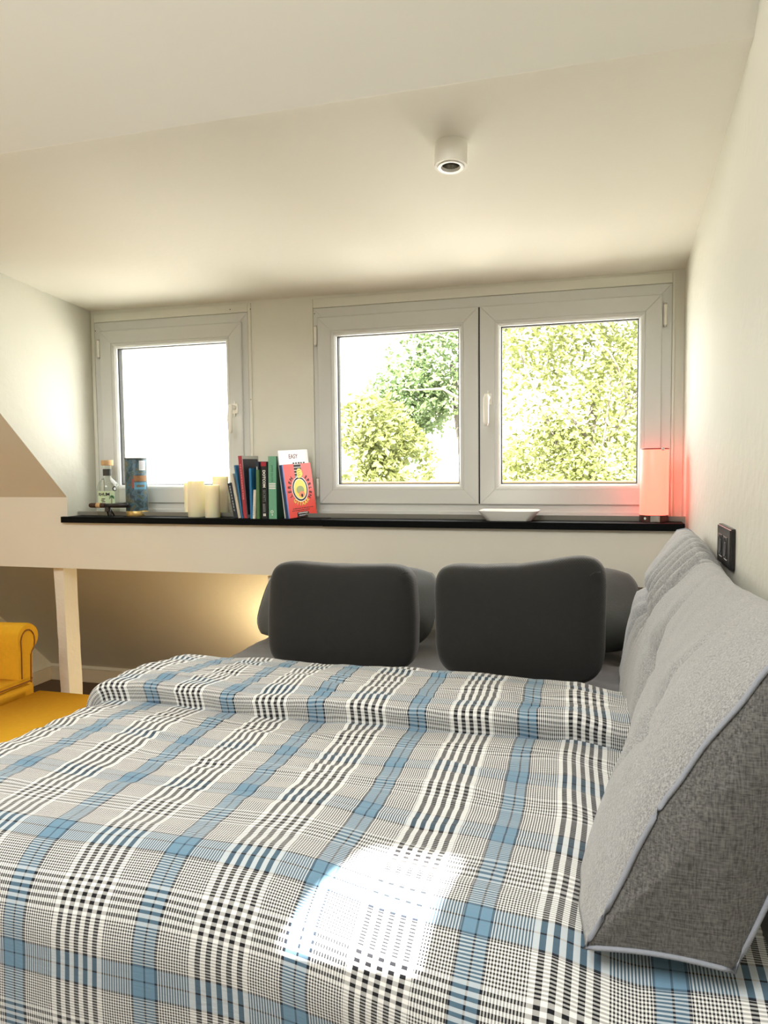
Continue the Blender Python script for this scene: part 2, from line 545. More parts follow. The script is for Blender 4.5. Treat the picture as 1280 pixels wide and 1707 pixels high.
# rough painted post under the beam
bm = bmesh.new()
N = 24
rings = []
for k in range(N + 1):
    z = 0.94 * k / N
    o_ = 0.010 * smooth_noise(z * 3.1, 4.2) + 0.004 * (1 if 0.35 < z < 0.6 else 0)
    w_ = 0.004 * smooth_noise(z * 6, 9.0)
    x0, x1 = -2.452 + o_ + 0.018 * (1 - z), -2.398 + o_ * 0.5 + w_ + 0.016 * (1 - z)
    rings.append([bm.verts.new((x, y, z)) for x, y in ((x0, 2.935), (x1, 2.930), (x1 + 0.003, 3.02), (x0, 3.02))])
for a, b in zip(rings, rings[1:]):
    for i in range(4):
        bm.faces.new([a[i], a[(i + 1) % 4], b[(i + 1) % 4], b[i]])
bm.faces.new(rings[0]); bm.faces.new(rings[-1])
structure(from_bm('column', bm, POST))

# granite window board in two lengths
sill = structure(thing('windowsill', '', ''))
del sill['label'], sill['category']
box('slab', -2.366, -1.092, 2.888, 3.26, SILL - 0.027, SILL, GRANITE, sill, bev=0.002)
box('slab', -1.0905, 0.300, 2.886, 3.26, SILL - 0.028, SILL - 0.001, GRANITE, sill, bev=0.002)

# ------------------------------------------------------------------ window wall
W1 = (-2.284, -1.545, 1.232, 2.046)           # sash rectangles x0 x1 z0 z1
W2A = (-1.181, -0.4785, 1.232, 2.042)
W2B = (-0.4725, 0.230, 1.232, 2.042)
F1 = (-2.318, -1.515, SILL, 2.088)
F2 = (-1.203, 0.267, SILL, 2.083)
bm = bmesh.new()
T0, T1 = YW, YW + 0.14
for x0, x1, z0, z1 in ((L - 0.2, F1[0] + 0.03, SILL - 0.04, 2.3), (F1[1] - 0.03, F2[0] + 0.03, SILL - 0.04, 2.3), (F2[1] - 0.03, R + 0.02, SILL - 0.04, 2.3),
                       (F1[0] + 0.03, F1[1] - 0.03, F1[3] - 0.02, 2.3), (F2[0] + 0.03, F2[1] - 0.03, F2[3] - 0.02, 2.3)):
    bbox(bm, x0, x1, T0, T1, z0, z1)
structure(from_bm('wall_window', bm, CASE))

def members(name, rect, prof, m, parent, gap=0.0005):
    """four mitred profile bars round a rectangle; prof = closed loop of (inset, y)"""
    x0, x1, z0, z1 = rect
    n = len(prof)
    for side in range(4):
        v = []
        for t, y in prof:
            if side == 0: v.append(((x0 + t + gap, y, z0 + t), (x1 - t - gap, y, z0 + t)))
            if side == 1: v.append(((x1 - t, y, z0 + t + gap), (x1 - t, y, z1 - t - gap)))
            if side == 2: v.append(((x1 - t - gap, y, z1 - t), (x0 + t + gap, y, z1 - t)))
            if side == 3: v.append(((x0 + t, y, z1 - t - gap), (x0 + t, y, z0 + t + gap)))
        vv = [a for a, b in v] + [b for a, b in v]
        ff = [(i, (i + 1) % n, n + (i + 1) % n, n + i) for i in range(n)]
        ff += [tuple(range(n)), tuple(n + i for i in reversed(range(n)))]
        me = bpy.data.meshes.new(name)
        me.from_pydata(vv, [], ff)
        bm_ = bmesh.new(); bm_.from_mesh(me); bmesh.ops.recalc_face_normals(bm_, faces=bm_.faces); bm_.to_mesh(me); bm_.free()
        link(name, me, m, parent)

SY = 3.10
SASH_PROF = [(0, SY + 0.06), (0, SY + 0.003), (0.003, SY), (0.060, SY), (0.0615, SY + 0.002), (0.063, SY + 0.0005), (0.068, SY + 0.001),
             (0.075, SY + 0.004), (0.082, SY + 0.012), (0.084, SY + 0.022), (0.084, SY + 0.06)]
GASK_PROF = [(0.0835, SY + 0.021), (0.0875, SY + 0.024), (0.0875, SY + 0.05), (0.0835, SY + 0.05)]
FRAME_PROF = [(0, YW + 0.10), (0, SY + 0.013), (0.002, SY + 0.011), (0.060, SY + 0.011), (0.060, YW + 0.10)]

def handle(parent, x, z):
    bm = bmesh.new()
    bbox(bm, x - 0.0145, x + 0.0145, SY - 0.008, SY + 0.001, z - 0.034, z + 0.034)
    bmesh.ops.bevel(bm, geom=[e for e in bm.edges if abs(e.verts[0].co.y - e.verts[1].co.y) > 0.005], offset=0.012, segments=4, affect='EDGES')
    p = from_bm('handle_plate', bm, WHITE, parent)
    tube('handle_neck', [(x, SY - 0.004, z + 0.004), (x, SY - 0.04, z + 0.004)], 0.0105, WHITE, p, 14)
    bm = bmesh.new()
    rows = []
    for k in range(9):
        t = k / 8
        zz = z + 0.016 - 0.128 * t
        hw = 0.0125 - 0.002 * t - (0.004 if k in (0, 8) else 0)
        y0 = SY - 0.050 - 0.010 * math.sin(math.pi * t * 0.8)
        rows.append([bm.verts.new((x + sx_ * hw, y0 + dy, zz)) for sx_, dy in ((-1, 0.002), (-0.6, -0.004), (0.6, -0.004), (1, 0.002), (0.8, 0.011), (-0.8, 0.011))])
    for a, b in zip(rows, rows[1:]):
        for i in range(6):
            bm.faces.new([a[i], a[(i + 1) % 6], b[(i + 1) % 6], b[i]])
    bm.faces.new(rows[0]); bm.faces.new(rows[-1])
    from_bm('handle_lever', bm, WHITE, p, smooth=True)

def hinge(parent, x, z, h=0.075):
    o = lathe('hinge', [(0, 0), (0.006, 0), (0.0065, 0.002), (0.0065, h), (0.006, h + 0.002), (0, h + 0.002)], WHITE, parent, 14, center=(x, SY + 0.004, z))
    lathe('hinge_cap', [(0.0, -0.007), (0.0058, -0.007), (0.0058, 0.0), (0, 0.0)], STEEL, o, 14, center=(x, SY + 0.004, z))
    lathe('hinge_cap', [(0.0, h + 0.002), (0.0058, h + 0.002), (0.0058, h + 0.008), (0, h + 0.008)], STEEL, o, 14, center=(x, SY + 0.004, z))

def screws(parent, pts):
    for x, z in pts:
        lathe('screw_hole', [(0, 0), (0.0022, 0), (0.0022, 0.001), (0, 0.001)], BLACKDK, parent, 8, smooth=False).matrix_local = Matrix.Translation((x, SY + 0.0085, z)) @ Matrix.Rotation(math.pi / 2, 4, 'X')

def window(name, frame, sashes, casing_top):
    w = thing(name, '', '')
    del w['label'], w['category']
    w['kind'] = 'structure'
    members('frame_bar', frame, FRAME_PROF, PVC, w)
    for k, s in enumerate(sashes):
        members('sash_bar', s, SASH_PROF, PVC, w)
        members('gasket', s, GASK_PROF, GASKET, w)
        pyd('pane', [(s[0] + 0.08, SY + 0.03, s[2] + 0.08), (s[1] - 0.08, SY + 0.03, s[2] + 0.08), (s[1] - 0.08, SY + 0.03, s[3] - 0.08), (s[0] + 0.08, SY + 0.03, s[3] - 0.08)], [(0, 1, 2, 3)], PANE, w)
    box('sill_profile', frame[0], frame[1], SY + 0.002, YW, SILL, SILL + 0.026, PVC, w, bev=0.002)
    # flat cover strips round the frame
    x0, x1, z1, zt = frame[0], frame[1], frame[3], casing_top
    box('casing_top', x0, x1, SY + 0.010, YW + 0.01, z1 + 0.0015, zt, CASE, w, bev=0.0012)
    return w
w1 = window('window_1', F1, [W1], 2.128)
box('casing_left', F1[0] - 0.016, F1[0] - 0.001, SY + 0.010, YW + 0.01, SILL, 2.128, CASE, w1, bev=0.001)
box('casing_right', F1[1] + 0.001, F1[1] + 0.013, SY + 0.010, YW + 0.01, SILL, 2.128, CASE, w1, bev=0.001)
handle(w1, W1[1] - 0.036, 1.66)
hinge(w1, W1[0] - 0.010, 1.925)
hinge(w1, W1[0] - 0.010, 1.265)
screws(w1, [(-1.60, 2.105), (-1.50, 2.10), (-1.507, 1.70), (-2.31, 2.05)])
w2 = window('window_2', F2, [W2A, W2B], 2.123)
box('casing_left', F2[0] - 0.012, F2[0] - 0.001, SY + 0.010, YW + 0.01, SILL, 2.123, CASE, w2, bev=0.001)
box('casing_right', F2[1] + 0.001, F2[1] + 0.010, SY + 0.010, YW + 0.01, SILL, 2.123, CASE, w2, bev=0.001)
box('mullion_seal', -0.4790, -0.4720, SY + 0.006, SY + 0.06, 1.235, 2.04, GASKET, w2)
handle(w2, W2B[0] + 0.034, 1.665)
hinge(w2, W2A[0] - 0.010, 1.925)
hinge(w2, W2A[0] - 0.010, 1.265)
hinge(w2, W2B[1] + 0.011, 1.925)
screws(w2, [(-1.195, 2.06)])
box('outer_ledge', F2[0], F2[1], 3.27, 3.40, 1.290, 1.3215, mat('tan_timber', srgb(170, 140, 100), 0.7, vary=0.2, vscale=20), w2)

# ------------------------------------------------------------------ bed
BX0, BX1, BY0, BY1, BZ = -1.26, 0.285, 0.98, 2.92, 0.757
bed = thing('bed', 'double bed with fitted charcoal sheet and white headboard below the windows', 'bed', (-0.5, 1.95, 0))
def bl(x, y, z): return Vector((x + 0.5, y - 1.95, z))
# mattress under its sheet: rounded slab
v, f = [], []
NX, NY = 70, 90
for i in range(NX + 1):
    for j in range(NY + 1):
        a, c = i / NX, j / NY
        ex = min(a, 1 - a) * (BX1 - BX0); ey = min(c, 1 - c) * (BY1 - BY0)
        e = min(ex, ey)
        r_ = 0.09
        dz = 0.0 if e > r_ else -(r_ - math.sqrt(max(0, r_ * r_ - (r_ - e) ** 2)))
        x = BX0 + (BX1 - BX0) * a; y = BY0 + (BY1 - BY0) * c
        wr = 0.004 * smooth_noise(x * 5, y * 9, 1) + 0.003 * smooth_noise(x * 14 + y * 6, y * 22, 3)
        if y > 1.95:
            wr += 0.004 * math.sin((x * 0.75 + y) * 46 + 3 * smooth_noise(x * 2, y * 3)) * max(0.0, min(1.0, (x + 0.35) * 2.2))
        v.append(bl(x, y, BZ + dz + wr))
for i in range(NX):
    for j in range(NY):
        q = i * (NY + 1) + j
        f.append((q, q + NY + 1, q + NY + 2, q + 1))
top_n = len(v)
rim = [i * (NY + 1) for i in range(NX + 1)] + [NX * (NY + 1) + j for j in range(1, NY + 1)] + [i * (NY + 1) + NY for i in range(NX - 1, -1, -1)] + [j for j in range(NY - 1, 0, -1)]
base_i = len(v)
for q in rim:
    v.append(Vector((v[q].x, v[q].y, 0.45)))
for k in range(len(rim)):
    k2 = (k + 1) % len(rim)
    f.append((rim[k2], rim[k], base_i + k, base_i + k2))
f.append(tuple(base_i + k for k in range(len(rim))))
pyd('mattress', v, f, SHEET, bed, True)
box('bed_base', BX0 + 0.5 + 0.02, BX1 + 0.5 - 0.01, BY0 - 1.95 + 0.03, BY1 - 1.95 - 0.01, 0.14, 0.45, mat('bed_base_grey', srgb(70, 70, 72), 0.8), bed, bev=0.01)
for x in (BX0 + 0.08, BX1 - 0.08):
    for y in (BY0 + 0.1, BY1 - 0.08):
        p = bl(x, y, 0)
        lathe('leg', [(0, 0), (0.022, 0), (0.03, 0.14), (0, 0.14)], WOODLEG, bed, 16, center=p)
box('headboard', -1.362 + 0.5, 0.305 + 0.5, 2.935 - 1.95, 2.965 - 1.95, 0.0, 0.930, WHITE, bed, bev=0.003)

# ------------------------------------------------------------------ plaid duvet: one sheet, foot drop, top edge folded back
FY = 0.955                         # foot face
def path(s):
    """profile of the duvet along the bed; s = arc length from the bottom hem. returns y, z, layer"""
    drop = 0.52
    rr = 0.13
    ztop = 0.788
    if s < drop:
        return FY - 0.015, ztop - rr - (drop - s), 0
    s2 = s - drop
    la = rr * math.pi / 2
    if s2 < la:
        a = s2 / rr
        return FY - 0.015 + rr * (1 - math.cos(a)), ztop - rr + rr * math.sin(a), 0
    s3 = s2 - la
    y0 = FY - 0.015 + rr
    Yt = 1.985
    lt = Yt - y0
    if s3 < lt:
        return y0 + s3, ztop, 0
    s4 = s3 - lt
    fr = 0.017
    lf = fr * math.pi
    if s4 < lf:
        a = s4 / fr
        return Yt + fr * math.sin(a), ztop + fr - fr * math.cos(a), 1
    s5 = s4 - lf
    return Yt - s5, ztop + 2 * fr, 1
S_TOT = 0.52 + 0.13 * math.pi / 2 + (1.985 - FY + 0.015 - 0.13) + 0.017 * math.pi + 0.33
NS, NU = 250, 170
DX0, DX1 = -1.335, 0.215
v, f, uvs = [], [], []
LAST = 0.33
svals = [(S_TOT - LAST) * i / 220 for i in range(220)] + [S_TOT - LAST * (1 - i / 60) for i in range(61)]
NS = len(svals) - 1
def duvet_point(s, a):
    W = DX1 - DX0
    side = 0.42                                  # hang on the left side
    w = a * (W + side) - side
    y, z, lay = path(s)
    x = DX0 + w
    # left side: rounded over the edge then hanging
    rs = 0.085
    if w < rs:
        ang = (rs - w) / rs
        if ang < math.pi / 2:
            x = DX0 + rs - rs * math.sin(ang)
            dz = -rs * (1 - math.cos(ang))
        else:
            x = DX0 + 0.006 * smooth_noise(y * 7, w * 3, 4) * min(1, (ang - 1.57))
            dz = -rs - (ang - math.pi / 2) * rs
        if s < 0.52 + 0.1:                       # lower corner just hangs as well
            k = max(0.0, min(1.0, s / 0.62))
            z = z + dz * k if z + dz * k > 0.1 else 0.1
        else:
            z += dz
    wl = 0
    # puffy filling and small cross wrinkles
    inside = max(0.0, min(1.0, w / 0.25))
    puff = 0.010 * smooth_noise(x * 2.3, y * 2.1, 7) + 0.006 * smooth_noise(x * 5.1, y * 4.2, 2)
    wr = 0.0040 * smooth_noise(x * 6 + 3, y * 34, 5) + 0.0022 * smooth_noise(x * 15, y * 60, 8)
    ridge = smooth_noise(x * 3.0 + 9, y * 15 + x * 2, 11)
    wr += 0.006 * max(0, 0.25 - abs(ridge)) * 4 * 0.5
    amp = 0.35 + 0.65 * max(0.0, min(1.0, (y - 1.15) / 0.4))
    h = puff + wr * amp * 1.35
    tot0 = S_TOT - LAST
    if s > tot0:                                  # the folded-back strip: curved lip
        t = (s - tot0) / LAST
        lip = 0.018 * math.sin((x + 1.3) * 2.2) + 0.010 * smooth_noise(x * 3, 1.0, 3)
        y += t * lip - t * 0.045 * math.sin(math.pi * max(0, min(1, (x + 1.33) / 1.5)))
        lift = 0.012 * math.sin(math.pi * min(1, t * 1.02)) + 0.014 * t + 0.010 * smooth_noise(x * 4, t * 3, 6)
        h += lift * 0.8 + 0.006 * smooth_noise(x * 5 + t * 4, t * 9, 12)
        if t > 0.90:
            h -= 0.056 * ((t - 0.90) / 0.10) ** 2.2
        h = max(h, -0.012) if t < 0.9 else h
        if t > 0.93:
            y += (t - 0.93) / 0.07 * 0.042
    hs = max(0.0, min(1.0, (s - 0.45) / 0.2))
    if s < 0.66:
        # on the foot face relief pushes towards the camera
        y -= (puff * 1.2 + 0.012 * smooth_noise(x * 3.4, s * 2, 9)) * (1 - hs)
        z += h * hs
    else:
        z += h
    x += 0.075 * max(0.0, min(1.0, (y - 1.55) / 0.35)) * max(0.0, min(1.0, (-0.7 - x) / 0.4))
    # the sheet edge sweeps at its far end
    if y > 1.6:
        y += 0.05 * math.sin((x + 1.25) * 2.1) * max(0, (y - 1.7) / 0.5) - 0.035 * max(0, (y - 1.7) / 0.5)
    k_ = max(0.0, min(1.0, (x + 0.55) / 0.6))
    y -= 0.10 * k_ * k_ * (3 - 2 * k_) * max(0.0, min(1.0, 1 - (y - FY) / 0.7))
    # hollow under the wedge
    if x > -0.05:
        z -= 0.018 * min(1, (x + 0.05) / 0.1) * (1 if s > 0.6 else 0)
    return Vector((x, y, z))
for i, s in enumerate(svals):
    for j in range(NU + 1):
        a = j / NU
        p = duvet_point(s, a)
        v.append(p)
        uvs.append((a * (DX1 - DX0 + 0.42), s + 0.01 * smooth_noise(p.x * 1.5, s * 1.2, 21)))
for i in range(NS):
    for j in range(NU):
        q = i * (NU + 1) + j
        f.append((q, q + 1, q + NU + 2, q + NU + 1))
OR = Vector((-0.5, 1.5, 0.45))
du = pyd('duvet', [p - OR for p in v], f, PLAID, None, True)
du.location = OR
uvl = du.data.uv_layers.new(name='UVMap')
for lp in du.data.loops:
    a, c = uvs[lp.vertex_index]
    # slightly wavy weave
    uvl.data[lp.index].uv = (a + 0.014 * smooth_noise(a * 1.3, c * 2.6, 31) + 0.004 * smooth_noise(a * 3, c * 8, 33), c)
sol = du.modifiers.new('thickness', 'SOLIDIFY')
sol.thickness = 0.010
sol.offset = -1
du['label'] = 'blue, black and white plaid duvet spread over the bed, top edge folded back'
du['category'] = 'duvet'

# ------------------------------------------------------------------ cushions and pillows
def block_pillow(name, label, cx, y0, z0, w, h, t, tilt, wave, rz, seed):
    """foam block in a stretch cover: superellipsoid with a dipped top edge"""
    o = thing(name, label, 'cushion', (cx, y0, z0), (tilt, 0, rz), 'charcoal block cushions')
    v, f = [], []
    NU, NV = 72, 40
    def sp(c, e): return math.copysign(abs(c) ** e, c)
    for i in range(NV + 1):
        ph = -math.pi / 2 + math.pi * i / NV
        for j in range(NU):
            th = 2 * math.pi * j / NU
            # y is the thickness axis, x-z the big face
            X = sp(math.cos(ph), 0.42) * sp(math.cos(th), 0.36)
            Z = sp(math.cos(ph), 0.42) * sp(math.sin(th), 0.36)
            Yy = sp(math.sin(ph), 0.55)
            x = X * w / 2 * (1 + 0.018 * Z * wave[1])
            x *= 1 - 0.03 * max(0, -Z) ** 3
            z = h / 2 + Z * h / 2
            # contour dip along the top
            if Z > 0:
                z += Z * wave[0] * (-math.cos(X * 2.4 + wave[2]) * 0.018 + 0.010 * X * wave[1])
            y = Yy * t / 2 * (1 + 0.10 * (1 - X * X) * (1 - Z * Z))
            n_ = 0.004 * smooth_noise(x * 7 + seed, z * 7, y * 6)
            v.append((x + n_, y + n_, z + n_ * 0.5))
    for i in range(NV):
        for j in range(NU):
            k = (j + 1) % NU
            f.append((i * NU + j, i * NU + k, (i + 1) * NU + k, (i + 1) * NU + j))
    bm = bmesh.new()
    me = bpy.data.meshes.new('cover')
    me.from_pydata(v, [], f)
    bm.from_mesh(me)
    bmesh.ops.remove_doubles(bm, verts=bm.verts, dist=1e-5)
    bmesh.ops.recalc_face_normals(bm, faces=bm.faces)
    bm.to_mesh(me); bm.free()
    link('cover', me, KNIT, o, True)
    # a short sewn corner tuck
    tube('corner_seam', [(w * 0.47, -t * 0.46, h * 0.93), (w * 0.44, -t * 0.505, h * 0.925), (w * 0.415, -t * 0.51, h * 0.90)], 0.0016, KNIT, o, 6)
    return o
block_pillow('block_cushion', 'charcoal block cushion in front of the left bed pillow, with level top', -0.768, 2.195, 0.764, 0.480, 0.335, 0.155, math.radians(-4), (0.5, -0.4, 0.0), 0.02, 1)
block_pillow('block_cushion', 'larger charcoal block cushion beside the grey wedge, with wavy top', -0.222, 2.185, 0.768, 0.490, 0.355, 0.160, math.radians(-3), (1.0, 1.2, 0.5), -0.03, 5)

def bed_pillow(label, cx, cy, cz, w, h, t, tilt, rz, seed):
    o = thing('bed_pillow', label, 'pillow', (cx, cy, cz), (tilt, 0, rz), 'grey-green bed pillows')
    v, f = [], []
    N = 40
    def sheetpt(i, j, sgn):
        a = -1 + 2 * i / N; c = -1 + 2 * j / N
        e = (1 - abs(a) ** 3.2) * (1 - abs(c) ** 3.2)
        th = t / 2 * max(0, e) ** 0.55
        x = a * w / 2 * (1 - 0.11 * c ** 4); z = c * h / 2 * (1 - 0.13 * a ** 4)
        n_ = 0.010 * smooth_noise(x * 6 + seed, z * 6, sgn) + 0.005 * smooth_noise(x * 15, z * 15 + seed, sgn)
        return (x, sgn * th + n_ * min(1, e * 3), z + h / 2)
    idx = {}
    for sgn in (-1, 1):
        for i in range(N + 1):
            for j in range(N + 1):
                edge = i in (0, N) or j in (0, N)
                if edge and (1, i, j) in idx or edge and (-1, i, j) in idx:
                    idx[(sgn, i, j)] = idx[(-1, i, j)]
                    continue
                idx[(sgn, i, j)] = len(v)
                v.append(sheetpt(i, j, sgn))
    for sgn in (-1, 1):
        for i in range(N):
            for j in range(N):
                q = [idx[(sgn, i, j)], idx[(sgn, i + 1, j)], idx[(sgn, i + 1, j + 1)], idx[(sgn, i, j + 1)]]
                f.append(q if sgn < 0 else q[::-1])
    pyd('pillowcase', v, f, PILLOW, o, True)
    # flat sewn hem along the open end
    loop = [(-w / 2 * (1 - 0.11 * (2 * k / 14 - 1) ** 4) + 0.045 * w / 2 * (4 * (k / 14) * (k / 14 - 1)), 0, h / 2 + (h * k / 14 - h / 2) * 0.87) for k in range(1, 14)]
    tube('hem', [(x + 0.045 * w / 2 * (1 - (2 * z / h - 1) ** 2), y, z) for x, y, z in loop], 0.003, PILLOW, o, 6)
    return o
bed_pillow('grey-green bed pillow behind the left block cushion, against the headboard', -0.880, 2.46, 0.775, 0.67, 0.33, 0.15, math.radians(-42), 0.0, 2)
bed_pillow('grey-green bed pillow behind the wavy block cushion, by the right wall', -0.190, 2.53, 0.775, 0.66, 0.34, 0.15, math.radians(-42), 0.0, 9)

# ------------------------------------------------------------------ tufted wedge cushion along the right wall
wedge = thing('wedge_cushion', 'long light grey tufted wedge cushion leaning on the right wall', 'cushion', (0.12, 1.75, 0.77))
WO = Vector((0.12, 1.75, 0.77))
NSx, NT = 120, 64
TUFTS = [(0.16, 0.52), (0.47, 0.50), (0.80, 0.50)]
def lerp(a, b, t): return a + (b - a) * t
def interp(s, pts):
    for (a, va), (b, vb) in zip(pts, pts[1:]):
        if s <= b:
            t = max(0.0, (s - a) / (b - a))
            t = t * t * (3 - 2 * t)
            return va + (vb - va) * t
    return pts[-1][1]
def w_frame(s):
    y = lerp(0.93, 2.50, s)
    fx = interp(s, ((0, -0.012), (0.06, -0.022), (0.13, -0.022), (0.25, 0.02), (0.40, 0.066), (0.52, 0.062), (0.70, 0.056), (0.85, 0.060), (1.0, 0.075)))
    bxx = lerp(0.158, 0.262, s ** 0.7)
    tx = lerp(0.235, 0.268, s)
    h = lerp(0.385, 0.405, s) + 0.012 * math.sin(s * 9)
    return y, fx, bxx, tx, h
def w_loop(s):
    y, fx, bxx, tx, h = w_frame(s)
    z0 = lerp(0.800, 0.776, min(1, s * 3)) if s < 0.34 else 0.776
    pts = []
    n1 = 30
    for k in range(n1 + 1):                       # sloping front, bottom to top
        t = k / n1
        x = lerp(fx, tx - 0.03, t); z = z0 + h * t
        nx, nz = -0.87, 0.5
        puff = 0.046 * (max(0.0, math.sin(math.pi * t ** 1.15)) ** 0.9)
        edge = min(1, max(0, s) / 0.07) ** 0.5 * min(1, max(0, 1 - s) / 0.06) ** 0.5
        b = puff * (0.35 + 0.65 * edge)
        for (ts, tt) in TUFTS:
            ds, dt = (s - ts) * 1.65, (t - tt) * 0.46
            d = math.hypot(ds, dt)
            b -= 0.046 * math.exp(-(d / 0.05) ** 2)
            # pulled creases fanning from each button
            b -= 0.020 * math.exp(-(ds / 0.020) ** 2) * math.exp(-(dt / 0.16) ** 2)
            b -= 0.014 * math.exp(-(dt / 0.016) ** 2) * math.exp(-(ds / 0.14) ** 2)
        # long folds where the cover is gathered two thirds along the top
        if t > 0.35:
            for c0, am in ((0.615, 0.020), (0.648, 0.026), (0.69, 0.016), (0.735, 0.012), (0.78, 0.010), (0.83, 0.008)):
                cc = c0 + 0.10 * max(0.0, 0.95 - t) ** 1.5
                b -= 2.3 * am * math.exp(-((s - cc) / 0.0105) ** 2) * min(1, (t - 0.35) / 0.3)
        b -= 0.030 * math.exp(-((t - 0.55 - 0.1 * (s - 0.8)) / 0.035) ** 2) * max(0.0, min(1.0, (s - 0.66) / 0.12))
        b += 0.005 * smooth_noise(s * 8, t * 3, 2) + 0.003 * smooth_noise(s * 26, t * 8, 5)
        pts.append(Vector((x + nx * b, y, z + nz * b)))
    for k in range(1, 8):                          # rounded ridge
        a = k / 8
        x = lerp(tx - 0.03, tx + 0.028, a)
        z = z0 + h + 0.014 * math.sin(math.pi * a) - 0.02 * a
        gat = 0
        for c0, am in ((0.615, 0.012), (0.648, 0.014), (0.69, 0.010), (0.735, 0.009), (0.78, 0.008), (0.83, 0.007), (0.88, 0.006), (0.92, 0.005)):
            gat += 1.4 * am * math.exp(-((s - c0) / 0.010) ** 2)
        pts.append(Vector((x, y, z - gat + 0.004 * smooth_noise(s * 20, a * 2, 6))))
    xe = tx + 0.028
    for k in range(0, 14):                         # back, top to bottom
        t = 1 - k / 13
        x = lerp(bxx, xe, t) ; z = z0 + (h - 0.02) * t
        pts.append(Vector((x + 0.012 * math.sin(math.pi * t) * (1 - s), y, z)))
    for k in range(1, 12):                         # underside
        a = k / 12
        pts.append(Vector((lerp(bxx, fx, a), y, z0 + 0.006 * math.sin(math.pi * a))))
    for p in pts:
        p.x = min(p.x, R - 0.004)
    return pts
loops = [w_loop(i / NSx) for i in range(NSx + 1)]
NL = len(loops[0])
v = [p - WO for lp in loops for p in lp]
f = []
for i in range(NSx):
    for k in range(NL):
        l = (k + 1) % NL
        f.append((i * NL + k, (i + 1) * NL + k, (i + 1) * NL + l, i * NL + l))
pyd('cover', v, f, WEDGE, wedge, True)
def cap(loop, out):
    c = sum(loop, Vector()) / len(loop)
    v, f = [], []
    rings = 8
    for q in range(rings):
        t = q / rings
        for p in loop:
            d = p.lerp(c, t)
            v.append(d + Vector((0, out * 0.022 * math.sin(t * math.pi / 2), 0)) - WO)
    v.append(c + Vector((0, out * 0.022, 0)) - WO)
    n = len(loop)
    for q in range(rings - 1):
        for k in range(n):
            l = (k + 1) % n
            f.append((q * n + k, q * n + l, (q + 1) * n + l, (q + 1) * n + k))
    for k in range(n):
        f.append(((rings - 1) * n + k, (rings - 1) * n + (k + 1) % n, len(v) - 1))
    if out < 0:
        f = [tuple(reversed(q)) for q in f]
    return pyd('side_panel', v, f, WEDGESIDE, wedge, True)
cap(loops[0], -1)
cap(loops[-1], 1)
tube('piping', [p - WO + Vector((0, -0.002, 0)) for p in loops[0]], 0.0032, PIPING, wedge, 8, True)
tube('piping', [p - WO + Vector((0, 0.002, 0)) for p in loops[-1]], 0.0032, PIPING, wedge, 8, True)
for ts, tt in TUFTS:
    lp = w_loop(ts)
    p = lp[round(tt * 30)]
    lathe('tuft_button', [(0, 0.005), (0.006, 0.004), (0.009, 0), (0.006, -0.003), (0, -0.004)], WEDGE, wedge, 14).matrix_local = Matrix.Translation(p - WO) @ Matrix.Rotation(-1.05, 4, 'Y')

# ------------------------------------------------------------------ mustard armchair and ottoman
chair = thing('armchair', 'mustard yellow armchair with rolled arms and dark piping, left of the bed', 'armchair', (-2.75, 2.25, 0))
CO = Vector((-2.75, 2.25, 0))
box('frame', -3.12 + 2.75, -2.37 + 2.75, 1.75 - 2.25, 2.66 - 2.25, 0.13, 0.385, YELLOW, chair, bev=0.02, seg=3)
def arm(y_in, sgn):
    # arm profile in y-z: straight inner side, roll curling outwards
    prof = []
    H = 0.735
    for k in range(7):
        prof.append((0.0 + 0.010 * (k / 6), 0.36 + (H - 0.10 - 0.36) * k / 6))
    rc, rz_ = 0.068, H - 0.058
    for k in range(0, 13):
        a = math.pi * (0.93 - 1.25 * k / 12)
        prof.append((0.068 + 0.062 * math.cos(a), rz_ + 0.058 * math.sin(a)))
    prof += [(0.092, rz_ - 0.062), (0.085, 0.5), (0.085, 0.36)]
    n = len(prof)
    xs = [-3.10, -3.0, -2.8, -2.6, -2.45, -2.375, -2.362]
    v, f = [], []
    for i, x in enumerate(xs):
        sc = 0.985 if i in (0, len(xs) - 1) else 1.0
        dip = -0.02 * math.sin(math.pi * (x + 3.1) / 0.74)
        for (py, pz) in prof:
            v.append(Vector((x, y_in + sgn * (0.045 + (py - 0.045) * sc), 0.36 + (pz - 0.36) * (sc + dip * (pz > 0.6)))) - CO)
    for i in range(len(xs) - 1):
        for k in range(n - 1):
            q = (i * n + k, (i + 1) * n + k, (i + 1) * n + k + 1, i * n + k + 1)
            f.append(q if sgn > 0 else q[::-1])
    f.append(tuple(range(n)) if sgn < 0 else tuple(reversed(range(n))))
    f.append(tuple((len(xs) - 1) * n + k for k in range(n)))
    bm = bmesh.new(); me = bpy.data.meshes.new('arm'); me.from_pydata([tuple(p) for p in v], [], f); bm.from_mesh(me)
    bmesh.ops.recalc_face_normals(bm, faces=bm.faces); bm.to_mesh(me); bm.free()
    a_ = link('arm', me, YELLOW, chair, True)
    me.set_sharp_from_angle(angle=math.radians(50))
    # piped facing on the front of the arm
    ins = []
    c = Vector((0, y_in + sgn * 0.055, 0.60))
    for (py, pz) in prof:
        p = Vector((-2.3615, y_in + sgn * py, pz))
        q = p.copy()
        q.y = c.y + (p.y - c.y) * 0.66
        q.z = 0.36 + (p.z - 0.36) * 0.925
        ins.append(q - CO)
    tube('piping', ins, 0.0034, YPIPE, a_, 6)
arm(2.585, 1)
arm(1.80, -1)
